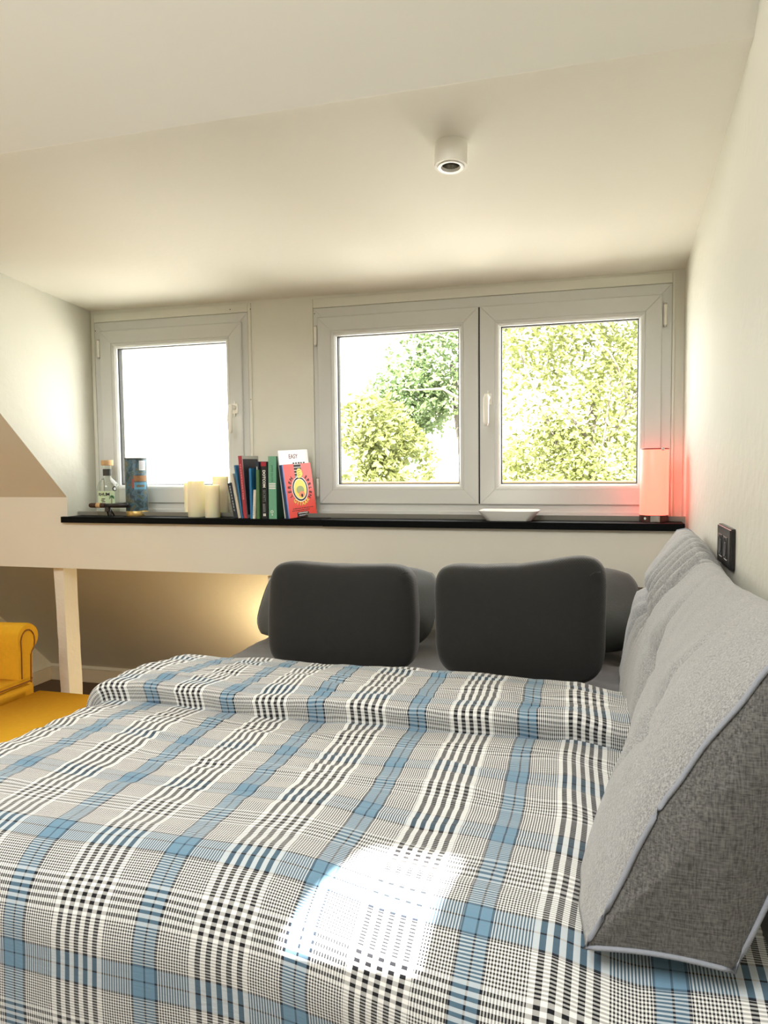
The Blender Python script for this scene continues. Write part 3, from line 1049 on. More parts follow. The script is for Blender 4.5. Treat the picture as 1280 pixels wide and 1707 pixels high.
# seat cushion (T-shaped: runs in front of the arm)
bm = bmesh.new()
bbox(bm, -3.0, -2.33, 1.77, 2.665, 0.387, 0.502)
bmesh.ops.bevel(bm, geom=list(bm.edges), offset=0.028, segments=4, affect='EDGES')
for vv in bm.verts:
    vv.co -= CO
sc_ = from_bm('seat_cushion', bm, YELLOW, chair, True)
rim_ = [(-2.355, 1.775, 0.494), (-2.335, 1.80, 0.492), (-2.331, 2.2, 0.494), (-2.335, 2.63, 0.492), (-2.355, 2.66, 0.494), (-2.40, 2.664, 0.492)]
tube('piping', [Vector(p) - CO for p in rim_], 0.0032, YPIPE, sc_, 6)
bm = bmesh.new()
bbox(bm, -3.18, -2.98, 1.75, 2.66, 0.36, 1.02)
bmesh.ops.bevel(bm, geom=list(bm.edges), offset=0.05, segments=4, affect='EDGES')
for vv in bm.verts:
    vv.co -= CO
from_bm('backrest', bm, YELLOW, chair, True)
for x in (-3.08, -2.42):
    for y in (1.81, 2.60):
        lathe('leg', [(0, 0), (0.016, 0), (0.026, 0.13), (0, 0.13)], WOODLEG, chair, 14, center=Vector((x, y, 0)) - CO)
otto = thing('ottoman', 'flat-topped mustard yellow ottoman between the armchair and the bed', 'ottoman', (-1.98, 2.15, 0))
bm = bmesh.new()
bbox(bm, -0.335, 0.335, -0.50, 0.50, 0.30, 0.452)
bmesh.ops.bevel(bm, geom=list(bm.edges), offset=0.022, segments=4, affect='EDGES')
from_bm('seat', bm, YELLOW, otto, True)
box('frame', -0.325, 0.325, -0.49, 0.49, 0.12, 0.30, YELLOW, otto, bev=0.01)
tube('piping', [(-0.33, -0.48, 0.30), (-0.33, 0.48, 0.30), (0.33, 0.48, 0.30), (0.33, -0.48, 0.30)], 0.003, YPIPE, otto, 6, True)
for x in (-0.28, 0.28):
    for y in (-0.44, 0.44):
        lathe('leg', [(0, 0), (0.016, 0), (0.024, 0.12), (0, 0.12)], WOODLEG, otto, 14, center=(x, y, 0))

# ------------------------------------------------------------------ ceiling spot
sx, sy = -0.393, 2.075
sz = (ceil_right(sy)) - 0.0005
spot = thing('ceiling_spotlight', 'round white surface spotlight on the sloping ceiling above the bed', 'ceiling light', (sx, sy, sz))
spot.rotation_euler = (-0.10, 0, 0)
lathe('housing', [(0, 0), (0.0445, 0), (0.0448, -0.001), (0.0448, -0.060), (0.0440, -0.062), (0.036, -0.062)], WHITE, spot, 48)
lathe('bezel', [(0.0355, -0.0605), (0.0355, -0.0635), (0.033, -0.064), (0.0265, -0.0635), (0.0245, -0.055), (0.0245, -0.043)], CERAMIC, spot, 48)
lathe('lamp_reflector', [(0.0244, -0.056), (0.020, -0.045), (0.008, -0.039), (0, -0.038)], mat('dark_reflector', srgb(110, 108, 98), 0.25, metal=0.8), spot, 32)
lathe('bulb_lens', [(0.008, -0.0405), (0.006, -0.043), (0, -0.044)], LIGHTGR, spot, 20)

# ------------------------------------------------------------------ double socket on the right wall
sock = thing('wall_socket', 'black double power socket on the right wall above the wedge', 'socket', (R, 2.015, 1.191))
bm = bmesh.new()
bbox(bm, -0.0125, 0.0, -0.099, 0.099, -0.049, 0.049)
bmesh.ops.bevel(bm, geom=[e for e in bm.edges if not (abs(e.verts[0].co.x) < 1e-6 and abs(e.verts[1].co.x) < 1e-6)], offset=0.0035, segments=3, affect='EDGES')
from_bm('plate', bm, BLACKPL, sock)
ry = Matrix.Rotation(-math.pi / 2, 4, 'Y')
for dy in (0.042, -0.034):
    box('socket_insert', -0.0142, -0.012, dy - 0.028, dy + 0.028, -0.026, 0.026, BLACKPL, sock, bev=0.001)
    c = lathe('socket_well', [(0.0, 0.0006), (0.0215, 0.0006), (0.0228, 0.0012), (0.0228, 0)], BLACKDK, sock, 28)
    c.matrix_local = Matrix.Translation((-0.0142, dy, 0)) @ ry
    lathe('earth_contact', [(0, 0.003), (0.0016, 0.003), (0.0016, 0), (0, 0)], STEEL, c, 8, center=(0.012, -0.014, 0))
    box('mark', -0.0128, -0.0122, dy - 0.022, dy + 0.022, -0.0305, -0.0285, LIGHTGR, sock)

# ------------------------------------------------------------------ things on the window board
def on_sill(x, y): return (x, y, SILL + 0.0003 if x < -1.091 else SILL - 0.0007)
# rum bottle
bot = thing('rum_bottle', 'clear rum bottle with cork stopper and green palm label on the sill', 'bottle', on_sill(-2.205, 3.02))
lathe('glass_body', [(0, 0.002), (0.044, 0.0), (0.049, 0.004), (0.0495, 0.02), (0.0495, 0.118), (0.048, 0.134), (0.042, 0.150), (0.031, 0.163), (0.0215, 0.171), (0.0195, 0.178), (0.0195, 0.222), (0.0215, 0.224), (0.0215, 0.231), (0.0, 0.231)], BOTTLE, bot, 48)
lathe('stopper', [(0, 0.2312), (0.024, 0.2312), (0.027, 0.234), (0.0275, 0.252), (0.026, 0.256), (0, 0.2565)], CORK, bot, 36)
lathe('neck_band', [(0.0199, 0.184), (0.0203, 0.184), (0.0203, 0.215), (0.0199, 0.215)], mat('black_neck_label', srgb(46, 46, 42), 0.5, vary=0.5, vscale=130), bot, 32)
def arc_label(name, r, a0, a1, z0, z1, m, parent, n=14):
    v, f = [], []
    for k in range(n + 1):
        a = a0 + (a1 - a0) * k / n
        v += [(r * math.cos(a), r * math.sin(a), z0), (r * math.cos(a), r * math.sin(a), z1)]
    for k in range(n):
        f.append((2 * k, 2 * k + 2, 2 * k + 3, 2 * k + 1))
    return pyd(name, v, f, m, parent, True)
FA = math.atan2(-3.02, 2.205)      # azimuth from bottle to camera
LBL = mat('pale_green_label', srgb(206, 224, 186), 0.6, vary=0.08, vscale=60)
arc_label('label', 0.0500, FA - 1.05, FA + 0.62, 0.050, 0.114, LBL, bot)
GREEN = mat('palm_green', srgb(54, 110, 62), 0.7)
def arc_text(body, r, a, z, size, m, parent, bold=0.0):
    # letters set round a curved label
    n = len(body)
    for k, chx in enumerate(body):
        if chx == ' ': continue
        an = a + (k - (n - 1) / 2) * size * 0.70 / r
        rot = Matrix.Rotation(an + math.pi / 2, 3, 'Z') @ Matrix.Rotation(math.pi / 2, 3, 'X')
        text('lettering', chx, size, m, parent, (r * math.cos(an), r * math.sin(an), z), rot, 0.0001, bold)
arc_text('RHUM', 0.0503, FA - 0.42, 0.098, 0.0195, INK, bot, 0.0006)
for z_, off_, w_ in ((0.078, -0.62, 0.34), (0.0715, -0.66, 0.30), (0.065, -0.60, 0.32), (0.056, -0.70, 0.18)):
    arc_label('small_print', 0.0503, FA + off_, FA + off_ + w_, z_ - 0.0018, z_ + 0.0018, INK, bot, 5)
# printed palm: trunk and fronds
def arc_poly(name, r, pts, m, parent):
    v = [(r * math.cos(FA + u / r), r * math.sin(FA + u / r), z) for u, z in pts]
    return pyd(name, v, [tuple(range(len(v)))], m, parent)
palm = arc_poly('palm_print', 0.0504, [(0.013, 0.052), (0.016, 0.052), (0.0165, 0.085), (0.0135, 0.085)], mat('palm_trunk', srgb(120, 96, 60), 0.8), bot)
for an in (-0.5, 0.2, 0.9, 2.2, 2.9, 3.7, 1.57):
    cx_, cz_ = 0.015, 0.085
    dx, dz = math.cos(an) * 0.016, math.sin(an) * 0.013
    px_, pz_ = -math.sin(an) * 0.003, math.cos(an) * 0.003
    arc_poly('palm_frond', 0.0505, [(cx_, cz_), (cx_ + dx * .5 + px_, cz_ + dz * .5 + pz_ + .002), (cx_ + dx, cz_ + dz - .004), (cx_ + dx * .5 - px_, cz_ + dz * .5 - pz_)], GREEN, palm)
def disc(name, r, a, z, rad, m, parent):
    v = []
    for k in range(20):
        t = 2 * math.pi * k / 20
        u = rad * math.cos(t)
        v.append((r * math.cos(a + u / r), r * math.sin(a + u / r), z + rad * math.sin(t)))
    return pyd(name, v, [tuple(range(20))], m, parent)
s_ = disc('seal_sticker', 0.0503, FA + 0.62, 0.124, 0.0115, INK, bot)
disc('seal_emblem', 0.0505, FA + 0.64, 0.124, 0.0068, LIGHTGR, s_)
# patterned canister
can = thing('canister', 'tall cardboard canister with blue and green jungle print beside the rum bottle', 'canister', on_sill(-2.045, 3.01))
def jungle():
    m = bpy.data.materials.new('jungle_print')
    m.use_nodes = True
    nt = m.node_tree
    b = nt.nodes['Principled BSDF']
    b.inputs['Roughness'].default_value = 0.45
    tc = nt.nodes.new('ShaderNodeTexCoord')
    n = nt.nodes.new('ShaderNodeTexNoise'); n.inputs['Scale'].default_value = 26; n.inputs['Detail'].default_value = 3; n.inputs['Distortion'].default_value = 1.2
    nt.links.new(tc.outputs['Object'], n.inputs['Vector'])
    r = nt.nodes.new('ShaderNodeValToRGB')
    cols = [(0.0, srgb(24, 36, 40)), (0.38, srgb(38, 58, 56)), (0.46, srgb(46, 70, 84)), (0.53, srgb(70, 104, 126)), (0.58, srgb(58, 78, 66)), (0.64, srgb(104, 98, 80)), (0.72, srgb(40, 56, 48))]
    fill_ramp(r.color_ramp, cols)
    nt.links.new(n.outputs['Fac'], r.inputs['Fac'])
    nt.links.new(r.outputs['Color'], b.inputs['Base Color'])
    return m
lathe('tube', [(0, 0.022), (0.0485, 0.022), (0.0485, 0.262), (0.047, 0.264), (0, 0.264)], jungle(), can, 48)
lathe('base_rim', [(0, 0), (0.049, 0), (0.0495, 0.002), (0.0495, 0.021), (0.0485, 0.0225), (0, 0.0225)], GOLD, can, 48)
lathe('lid_rim', [(0.0484, 0.258), (0.0492, 0.258), (0.0492, 0.2655), (0.046, 0.2655), (0.046, 0.262)], mat('dark_rim', srgb(60, 66, 62), 0.5), can, 48)
FC = math.atan2(-3.01, 2.045)
stk = arc_label('price_sticker', 0.0489, FC + 0.28, FC + 0.98, 0.208, 0.252, mat('sticker_white', srgb(206, 208, 214), 0.6), can)
for k in range(5):
    arc_label('sticker_print', 0.0491, FC + 0.36, FC + 0.90 - 0.06 * (k % 2), 0.215 + k * 0.007, 0.2165 + k * 0.007, mat('sticker_grey', srgb(130, 130, 140), 0.6), stk, 6)
OCH = mat('hut_print', srgb(150, 108, 70), 0.6, vary=0.3, vscale=120)
arc_label('hut_print', 0.0489, FC - 0.25, FC + 1.1, 0.158, 0.184, OCH, can)
arc_label('water_print', 0.0489, FC - 0.2, FC + 1.1, 0.122, 0.154, mat('water_print', srgb(92, 150, 182), 0.6, vary=0.25, vscale=90), can)
arc_label('boat_print', 0.0491, FC + 0.0, FC + 0.8, 0.132, 0.142, mat('boat_print', srgb(112, 104, 86), 0.6, vary=0.4, vscale=150), can)
arc_label('figure_print', 0.0491, FC - 0.42, FC - 0.20, 0.128, 0.170, mat('figure_print', srgb(150, 84, 78), 0.6), can)
# cigar in its stand
cst = thing('cigar_stand', 'small black two-legged cigar stand in front of the rum bottle', 'stand', on_sill(-2.125, 2.935))
tube('cradle', [(-0.035, 0, 0.049), (0.02, 0, 0.050), (0.085, 0, 0.052)], [0.0100, 0.0105, 0.0115], BLACKPL, cst, 14)
box('stem', -0.034, -0.012, -0.007, 0.007, 0.022, 0.044, BLACKPL, cst, bev=0.002)
tube('leg', [(-0.03, 0.0, 0.04), (-0.034, 0.02, 0.0015)], 0.0035, BLACKPL, cst, 8)
tube('leg', [(-0.012, 0.0, 0.04), (0.008, -0.022, 0.0015)], 0.0045, BLACKPL, cst, 8)
tube('leg', [(-0.012, 0.0, 0.04), (-0.006, 0.024, 0.0015)], 0.0035, BLACKPL, cst, 8)
cig = thing('cigar', 'short dark brown cigar with a gold band, held in the black stand', 'cigar', on_sill(-2.205, 2.935))
tube('wrapper', [(-0.040, 0, 0.050), (-0.037, 0, 0.050), (-0.028, 0, 0.050), (0.044, 0, 0.050)], [0.004, 0.009, 0.011, 0.011], mat('cigar_leaf', srgb(60, 36, 22), 0.7, bump=0.3, bscale=120), cig, 16)
tube('band', [(0.000, 0, 0.050), (0.022, 0, 0.050)], 0.0116, mat('cigar_band', srgb(196, 160, 110), 0.4, vary=0.35, vscale=160), cig, 16)
# candles
def candle(label, x, y, r, h, lean=0.0):
    o = thing('pillar_candle', label, 'candle', on_sill(x, y), None, 'pillar candles by the left window')
    lathe('wax', [(0, 0), (r * 0.97, 0), (r, 0.003), (r, h - 0.004), (r * 0.96, h), (r * 0.8, h - 0.003), (r * 0.5, h - 0.006), (0, h - 0.007)], WAX, o, 40)
    tube('wick', [(0, 0, h - 0.007), (0.001, 0, h + 0.004), (0.003, 0, h + 0.010)], 0.0011, WICK, o, 6)
candle('slim ivory pillar candle at the left edge of the candle cluster', -1.790, 3.045, 0.026, 0.150)
candle('ivory pillar candle in front, second from the left of the cluster', -1.712, 2.965, 0.037, 0.160)
candle('shorter ivory pillar candle at the front right of the cluster', -1.622, 2.945, 0.033, 0.142)
candle('tallest ivory pillar candle at the back right of the cluster', -1.630, 3.035, 0.036, 0.178)

# shallow white dish
dish = thing('dish', 'shallow white square dish on the sill under the double window', 'dish', on_sill(-0.337, 2.975))
bm = bmesh.new()
rings = []
for hw, z in ((0.085, 0.0), (0.088, 0.001), (0.1155, 0.037), (0.117, 0.040), (0.114, 0.0405), (0.084, 0.006), (0.0, 0.006)):
    ring = []
    hy = hw * 0.68
    for k in range(32):
        a = 2 * math.pi * k / 32
        e = 0.32
        ring.append(bm.verts.new((math.copysign(abs(math.cos(a)) ** e, math.cos(a)) * hw, math.copysign(abs(math.sin(a)) ** e, math.sin(a)) * hy, z)))
    rings.append(ring)
for a, b in zip(rings, rings[1:]):
    for i in range(32):
        bm.faces.new([a[i], a[(i + 1) % 32], b[(i + 1) % 32], b[i]])
bm.faces.new(list(reversed(rings[0])))
bmesh.ops.remove_doubles(bm, verts=bm.verts, dist=1e-5)
d_ = from_bm('dish_body', bm, CERAMIC, dish, True)
d_.data.set_sharp_from_angle(angle=math.radians(35))

# red glowing cylinder lamp
lamp = thing('table_lamp', 'glowing red cylinder lamp with dark base in the corner of the sill', 'lamp', on_sill(0.200, 2.985))
lathe('lamp_shade', [(0, 0.026), (0.0505, 0.026), (0.0515, 0.028), (0.0515, 0.268), (0.050, 0.2705), (0, 0.2705)],
      mat('red_lit_diffuser', srgb(226, 120, 108), 0.4, emit=(1.0, 0.10, 0.065, 1), estr=1.9), lamp, 48)
lathe('base', [(0, 0), (0.051, 0), (0.052, 0.001), (0.052, 0.0258), (0, 0.0258)], mat('dark_brown_base', srgb(74, 46, 42), 0.25), lamp, 48)
lathe('top_ring', [(0.047, 0.2700), (0.0522, 0.2700), (0.0522, 0.2735), (0.047, 0.2735)], mat('dark_ring', srgb(96, 60, 56), 0.3, metal=0.5), lamp, 48)
lathe('top_cap', [(0.047, 0.271), (0.046, 0.2750), (0, 0.2765)], mat('rose_cap', srgb(206, 150, 146), 0.4), lamp, 40)
FL = math.atan2(-2.985, -0.2)
lp_ = arc_label('name_plate', 0.0524, FL - 0.22, FL + 0.42, 0.002, 0.024, STEEL, lamp)
disc('base_button', 0.0525, FL - 0.62, 0.014, 0.005, LIGHTGR, lamp)
lathe('touch_button', [(0, 0.003), (0.005, 0.0025), (0.006, 0)], STEEL, lamp, 14).matrix_local = Matrix.Translation((0.026, -0.0465, 0.2705)) @ Matrix.Rotation(math.pi / 2.2, 4, 'X')

# ------------------------------------------------------------------ books
BOOKY = 2.905
def book(label, xb, xt, w, h, d, spine, cover=None, y=BOOKY, name='book', rz=0.0, page_t=0.0, group='books on the window board'):
    """x is the thickness, spine faces -y; xb/xt: bottom/top left corner so the book leans"""
    lean = math.atan2(xt - xb, h)
    o = thing(name, label, 'book', on_sill(xb, y), None, group)
    o.rotation_euler = (0, lean, rz)
    if lean > 0:
        o.location.z += w * math.sin(lean)
    cov = cover or spine
    t = 0.0016 if w > 0.006 else w * 0.25
    bm = bmesh.new()
    bbox(bm, 0, t, 0.0, d, 0, h)
    bbox(bm, w - t, w, 0.0, d, 0, h)
    from_bm('cover', bm, cov, o)
    bm = bmesh.new()
    # rounded spine
    n = 6
    for k in range(n):
        a0, a1 = math.pi * k / n, math.pi * (k + 1) / n
        p0 = (w / 2 - w / 2 * math.cos(a0), -0.0025 * math.sin(a0)); p1 = (w / 2 - w / 2 * math.cos(a1), -0.0025 * math.sin(a1))
        bm.faces.new([bm.verts.new((p0[0], p0[1], 0)), bm.verts.new((p1[0], p1[1], 0)), bm.verts.new((p1[0], p1[1], h)), bm.verts.new((p0[0], p0[1], h))])
    bmesh.ops.remove_doubles(bm, verts=bm.verts, dist=1e-6)
    bm.faces.new([q for q in sorted([vv for vv in bm.verts if vv.co.z < 1e-6], key=lambda q: q.co.x)])
    bm.faces.new([q for q in sorted([vv for vv in bm.verts if vv.co.z > 1e-6], key=lambda q: q.co.x)])
    from_bm('spine', bm, spine, o)
    box('pages', t, w - t, 0.001, d - 0.003, 0.003, h - 0.003, PAPER, o)
    return o
RS = Matrix.Rotation(math.pi / 2, 3, 'X')                  # lettering facing -y
def small_print(m, parent, x0, x1, y, z0, z1, n, seed, vertical=True):
    # print too small to read in the photograph: a row of word-length dashes
    rnd = random.Random(seed)
    bm = bmesh.new()
    a, b = (z0, z1) if vertical else (x0, x1)
    step = (b - a) / n
    for k in range(n):
        p = a + k * step
        q = p + step * rnd.uniform(0.55, 0.85)
        if vertical: bbox(bm, x0, x1, y - 0.0002, y + 0.0002, p, q)
        else: bbox(bm, p, q, y - 0.0002, y + 0.0002, z0, z1)
    return from_bm('small_print', bm, m, parent)
RSV = Matrix.Rotation(math.pi / 2, 3, 'X') @ Matrix.Rotation(-math.pi / 2, 3, 'Z')   # reading down the spine
def bm_(name, r, g, b, rough=0.45): return mat(name, srgb(r, g, b), rough)
NAVY = bm_('navy_cover', 26, 40, 54)
LET_W = bm_('white_lettering', 236, 236, 232)
LET_G = bm_('grey_lettering', 150, 160, 164)

b = book('short dark navy book leaning at the left end of the row', -1.499, -1.527, 0.019, 0.152, 0.115, NAVY)
small_print(LET_G, b, 0.0075, 0.0125, -0.0026, 0.03, 0.145, 9, 1)
b = book('thin cream book leaning second in the row', -1.4785, -1.513, 0.013, 0.192, 0.14, bm_('cream_cover', 206, 200, 184))
b = book('thin blue book leaning between the cream book and the red-spined book', -1.4635, -1.494, 0.0085, 0.228, 0.15, bm_('blue_cover', 52, 118, 164))
b = book('tall red-spined book with a dark collage cover', -1.4535, -1.4745, 0.018, 0.266, 0.16, bm_('red_cover', 172, 52, 66), bm_('pale_cover', 196, 194, 188))
small_print(bm_('rose_lettering', 214, 130, 134), b, 0.0065, 0.0115, -0.0026, 0.08, 0.235, 14, 2)
cp = box('cover_picture', 0.0181, 0.0184, 0.006, 0.150, 0.014, 0.252, mat('collage_print', srgb(52, 46, 58), 0.4, vary=0.75, vscale=32), b)
b2 = book('thin bright blue book beside the dark collage cover', -1.416, -1.4185, 0.0105, 0.213, 0.13, bm_('bright_blue_cover', 40, 122, 178), y=2.893)
b = book('navy hardback with small white spine title', -1.4035, -1.4025, 0.0155, 0.241, 0.17, bm_('deep_navy_cover', 34, 46, 66), y=2.925)
small_print(LET_W, b, 0.0055, 0.0095, -0.0026, 0.155, 0.222, 9, 3)
b = book('small white booklet leaning in front of the navy hardback', -1.4045, -1.398, 0.0125, 0.122, 0.03, bm_('white_cover', 226, 224, 212), y=2.890)
small_print(LET_G, b, 0.005, 0.0075, -0.0026, 0.015, 0.055, 5, 4)
b = book('slim olive green book beside the black hardback', -1.3875, -1.3855, 0.014, 0.206, 0.13, bm_('olive_cover', 82, 122, 78), y=2.892)
b = book('black hardback titled DOTCOM SECRETS with red block at spine top', -1.3675, -1.3665, 0.029, 0.239, 0.16, bm_('black_cover', 26, 30, 34), y=2.900)
text('lettering', 'DOTCOM', 0.0165, LET_W, b, (0.0145, -0.0027, 0.168), RSV, 0.0002, 0.0007)
text('lettering', 'SECRETS', 0.0165, LET_G, b, (0.0145, -0.0027, 0.097), RSV, 0.0002, -0.0002, sx=0.82)
small_print(LET_G, b, 0.0095, 0.0125, -0.0026, 0.028, 0.064, 6, 5)
small_print(LET_G, b, 0.0155, 0.0185, -0.0026, 0.028, 0.064, 6, 6)
box('spine_block', 0.001, 0.0245, -0.0029, 0.0, 0.221, 0.2385, bm_('spine_red', 178, 44, 60), b)
box('spine_emblem', 0.009, 0.014, -0.0029, 0.0, 0.011, 0.022, LET_W, b)
box('spine_emblem', 0.0155, 0.0205, -0.0029, 0.0, 0.011, 0.022, LET_W, b)
b = book('thin black book squeezed between the black hardback and the mint book', -1.3380, -1.3375, 0.0065, 0.236, 0.17, bm_('thin_black_cover', 22, 26, 28), y=2.915)
b = book('thick mint green cookbook with dark green title', -1.3310, -1.3295, 0.036, 0.262, 0.19, bm_('mint_cover', 112, 176, 146), bm_('dark_green_cover', 36, 92, 74), y=2.893)
text('lettering', 'JAMIE OLIVER', 0.0125, bm_('green_lettering', 34, 104, 76), b, (0.018, -0.0027, 0.190), RSV, sx=0.95)
box('spine_block', 0.003, 0.033, -0.0029, 0.0, 0.144, 0.150, LET_W, b)
box('spine_block', 0.003, 0.033, -0.0029, 0.0, 0.135, 0.141, LET_W, b)
box('spine_block', 0.003, 0.033, -0.0029, 0.0, 0.126, 0.132, LET_W, b)
em = lathe('spine_ring', [(0.0042, 0), (0.0064, 0), (0.0064, 0.0008), (0.0042, 0.0008), (0.0042, 0)], LET_W, b, 20)
em.matrix_local = Matrix.Translation((0.016, -0.0024, 0.030)) @ Matrix.Rotation(math.pi / 2, 4, 'X')
em = lathe('spine_dot', [(0, 0.0008), (0.003, 0.0008), (0.003, 0)], LET_W, b, 14)
em.matrix_local = Matrix.Translation((0.017, -0.0024, 0.017)) @ Matrix.Rotation(math.pi / 2, 4, 'X')

# two books leaning with their covers turned to the room
def cover_book(label, base, azim, lean, W, H, T, spine_m, cover_m, back_m=None):
    """local frame: cover plane x (0..W) - z (0..H) facing -y; spine on the left edge x=0; T goes back (+y)"""
    o = thing('book', label, 'book', base, None, 'books on the window board')
    Mz = Matrix.Rotation(azim, 4, 'Z')
    Ml = Matrix.Rotation(lean[0], 4, 'Y') @ Matrix.Rotation(lean[1], 4, 'X')
    o.matrix_world = Matrix.Translation(base) @ Ml @ Mz
    t = 0.0016
    bm = bmesh.new()
    bbox(bm, 0, W, 0, t, 0, H)
    bbox(bm, 0, W, T - t, T, 0, H)
    from_bm('cover', bm, cover_m, o)
    box('spine', -0.0012, 0.0006, 0, T, 0, H, spine_m, o)
    box('pages', 0.001, W - 0.003, t, T - t, 0.003, H - 0.003, PAPER, o)
    return o
AZ = math.radians(66)
ew = cover_book('white book with the word EASY on its cover, behind the red guitar book', (-1.2590, 2.905, SILL + 0.002), AZ, (math.radians(-6.2), 0.0), 0.170, 0.285, 0.006, bm_('white_spine', 226, 226, 222), bm_('white_cover_gloss', 240, 240, 240, 0.3))
rc = Matrix.Rotation(math.pi / 2, 3, 'X')
text('lettering', 'EASY', 0.026, bm_('maroon_lettering', 96, 40, 44), ew, (0.082, -0.0003, 0.257), rc, 0.0002, 0.0004, sx=0.9)
small_print(NAVY, ew, 0.075, 0.150, -0.0003, 0.221, 0.232, 5, 7, False)
rb = cover_book('red guitar tutor book with yellow and black oval emblem', (-1.2390, 2.892, SILL + 0.002), AZ, (math.radians(-7.0), 0.0), 0.165, 0.226, 0.018, bm_('guitar_spine', 34, 66, 108), bm_('guitar_red', 226, 70, 56, 0.35))
box('spine_edge', -0.0014, 0.004, -0.0004, 0.002, 0, 0.226, bm_('blue_edge', 86, 124, 190), rb)
YEL = bm_('yellow_print', 238, 214, 84)
def flat(name, pts, y, m, parent, th=0.0003):
    v = [(x, y, z) for x, z in pts] + [(x, y + th, z) for x, z in pts]
    n = len(pts)
    f = [tuple(range(n)), tuple(n + i for i in reversed(range(n)))] + [(i, n + i, n + (i + 1) % n, (i + 1) % n) for i in range(n)]
    return pyd(name, v, f, m, parent)
def ell(cx, cz, rx, rz, n=30): return [(cx + rx * math.cos(2 * math.pi * k / n), cz + rz * math.sin(2 * math.pi * k / n)) for k in range(n)]
ECX, ECZ = 0.084, 0.118
nk = flat('guitar_neck', [(ECX - 0.020, 0.158), (ECX + 0.020, 0.158), (ECX + 0.020, 0.2255), (ECX - 0.020, 0.2255)], -0.0006, INK, rb)
for k in range(6):
    flat('fret', [(ECX - 0.021, 0.160 + k * 0.0125), (ECX + 0.021, 0.160 + k * 0.0125), (ECX + 0.021, 0.162 + k * 0.0125), (ECX - 0.021, 0.162 + k * 0.0125)], -0.0009, LET_W, nk)
for i, (r1, r2, m_) in enumerate(((0.047, 0.054, LET_W), (0.044, 0.051, INK), (0.037, 0.044, LET_W), (0.0345, 0.0415, YEL))):
    flat('oval_emblem', ell(ECX, ECZ, r1, r2), -0.0008 - 0.0002 * i, m_, rb, 0.0002)
flat('oval_print', ell(ECX, ECZ - 0.004, 0.022, 0.018, 14), -0.0017, bm_('sage_print', 150, 160, 96), rb)
flat('oval_print', ell(ECX + 0.006, ECZ - 0.022, 0.017, 0.013, 12), -0.0018, bm_('salmon_print', 226, 130, 90), rb)
flat('oval_print', ell(ECX + 0.006, ECZ - 0.028, 0.006, 0.008, 10), -0.0019, INK, rb)
hd = flat('hand_print', [(ECX - 0.004, 0.164), (ECX + 0.014, 0.166), (ECX + 0.024, 0.180), (ECX + 0.022, 0.196), (ECX + 0.012, 0.206), (ECX - 0.002, 0.205), (ECX - 0.008, 0.194), (ECX - 0.008, 0.176)], -0.0013, YEL, rb)
for k in range(3):
    flat('finger_line', [(ECX - 0.004, 0.176 + k * 0.009), (ECX + 0.012, 0.178 + k * 0.009), (ECX + 0.012, 0.1795 + k * 0.009), (ECX - 0.004, 0.1775 + k * 0.009)], -0.0016, INK, hd)
def arc_word(word, a0, a1, rx, rz, size, m_, flip=False):
    n = len(word)
    for k, c in enumerate(word):
        a = a0 + (a1 - a0) * (k + 0.5) / n
        x, z = ECX + rx * math.cos(a), ECZ + rz * math.sin(a)
        an = a - math.pi / 2 if not flip else a + math.pi / 2
        text('lettering', c, size, m_, rb, (x, -0.0008, z), rc @ Matrix.Rotation(an, 3, 'Z'), 0.0002, 0.0006)
arc_word('LEREN', math.radians(212), math.radians(128), 0.060, 0.066, 0.021, INK)
arc_word('SPELEN', math.radians(54), math.radians(-38), 0.060, 0.066, 0.021, INK)
arc_word('GITAAR', math.radians(222), math.radians(318), 0.057, 0.063, 0.023, YEL, True)
small_print(INK, rb, 0.030, 0.150, -0.0004, 0.0355, 0.0385, 12, 8, False)
small_print(INK, rb, 0.024, 0.128, -0.0004, 0.0275, 0.0305, 11, 9, False)
bd = flat('guitar_bridge', [(0.050, 0.0005), (0.118, 0.0005), (0.118, 0.018), (0.112, 0.022), (0.056, 0.022), (0.050, 0.018)], -0.0006, INK, rb)
flat('bridge_saddle', [(0.056, 0.0155), (0.112, 0.0155), (0.112, 0.0185), (0.056, 0.0185)], -0.0009, LET_W, bd)
for k in range(6):
    flat('bridge_pin', ell(0.064 + k * 0.008, 0.007, 0.0022, 0.0028, 8), -0.0009, LET_W, bd)

# ------------------------------------------------------------------ outside: trees and the house beyond
def leafmat(name, c, trans):
    m = bpy.data.materials.new(name)
    m.use_nodes = True
    nt = m.node_tree
    b = nt.nodes['Principled BSDF']
    out = nt.nodes['Material Output']
    geo = nt.nodes.new('ShaderNodeNewGeometry')
    tc = nt.nodes.new('ShaderNodeTexCoord')
    n = nt.nodes.new('ShaderNodeTexNoise'); n.inputs['Scale'].default_value = 1.6; n.inputs['Detail'].default_value = 4
    nt.links.new(tc.outputs['Object'], n.inputs['Vector'])
    r = nt.nodes.new('ShaderNodeValToRGB')
    r.color_ramp.elements[0].position = 0.32; r.color_ramp.elements[0].color = tuple(x * 0.55 for x in c[:3]) + (1,)
    r.color_ramp.elements[1].position = 0.66; r.color_ramp.elements[1].color = c
    nt.links.new(n.outputs['Fac'], r.inputs['Fac'])
    nt.links.new(r.outputs['Color'], b.inputs['Base Color'])
    b.inputs['Roughness'].default_value = 0.5
    t = nt.nodes.new('ShaderNodeBsdfTranslucent')
    nt.links.new(r.outputs['Color'], t.inputs[0])
    mx = nt.nodes.new('ShaderNodeMixShader'); mx.inputs[0].default_value = trans
    nt.links.new(b.outputs[0], mx.inputs[1]); nt.links.new(t.outputs[0], mx.inputs[2])
    nt.links.new(mx.outputs[0], out.inputs[0])
    return m
LEAFY = leafmat('yellow_green_leaf', (0.20, 0.225, 0.065, 1), 0.35)
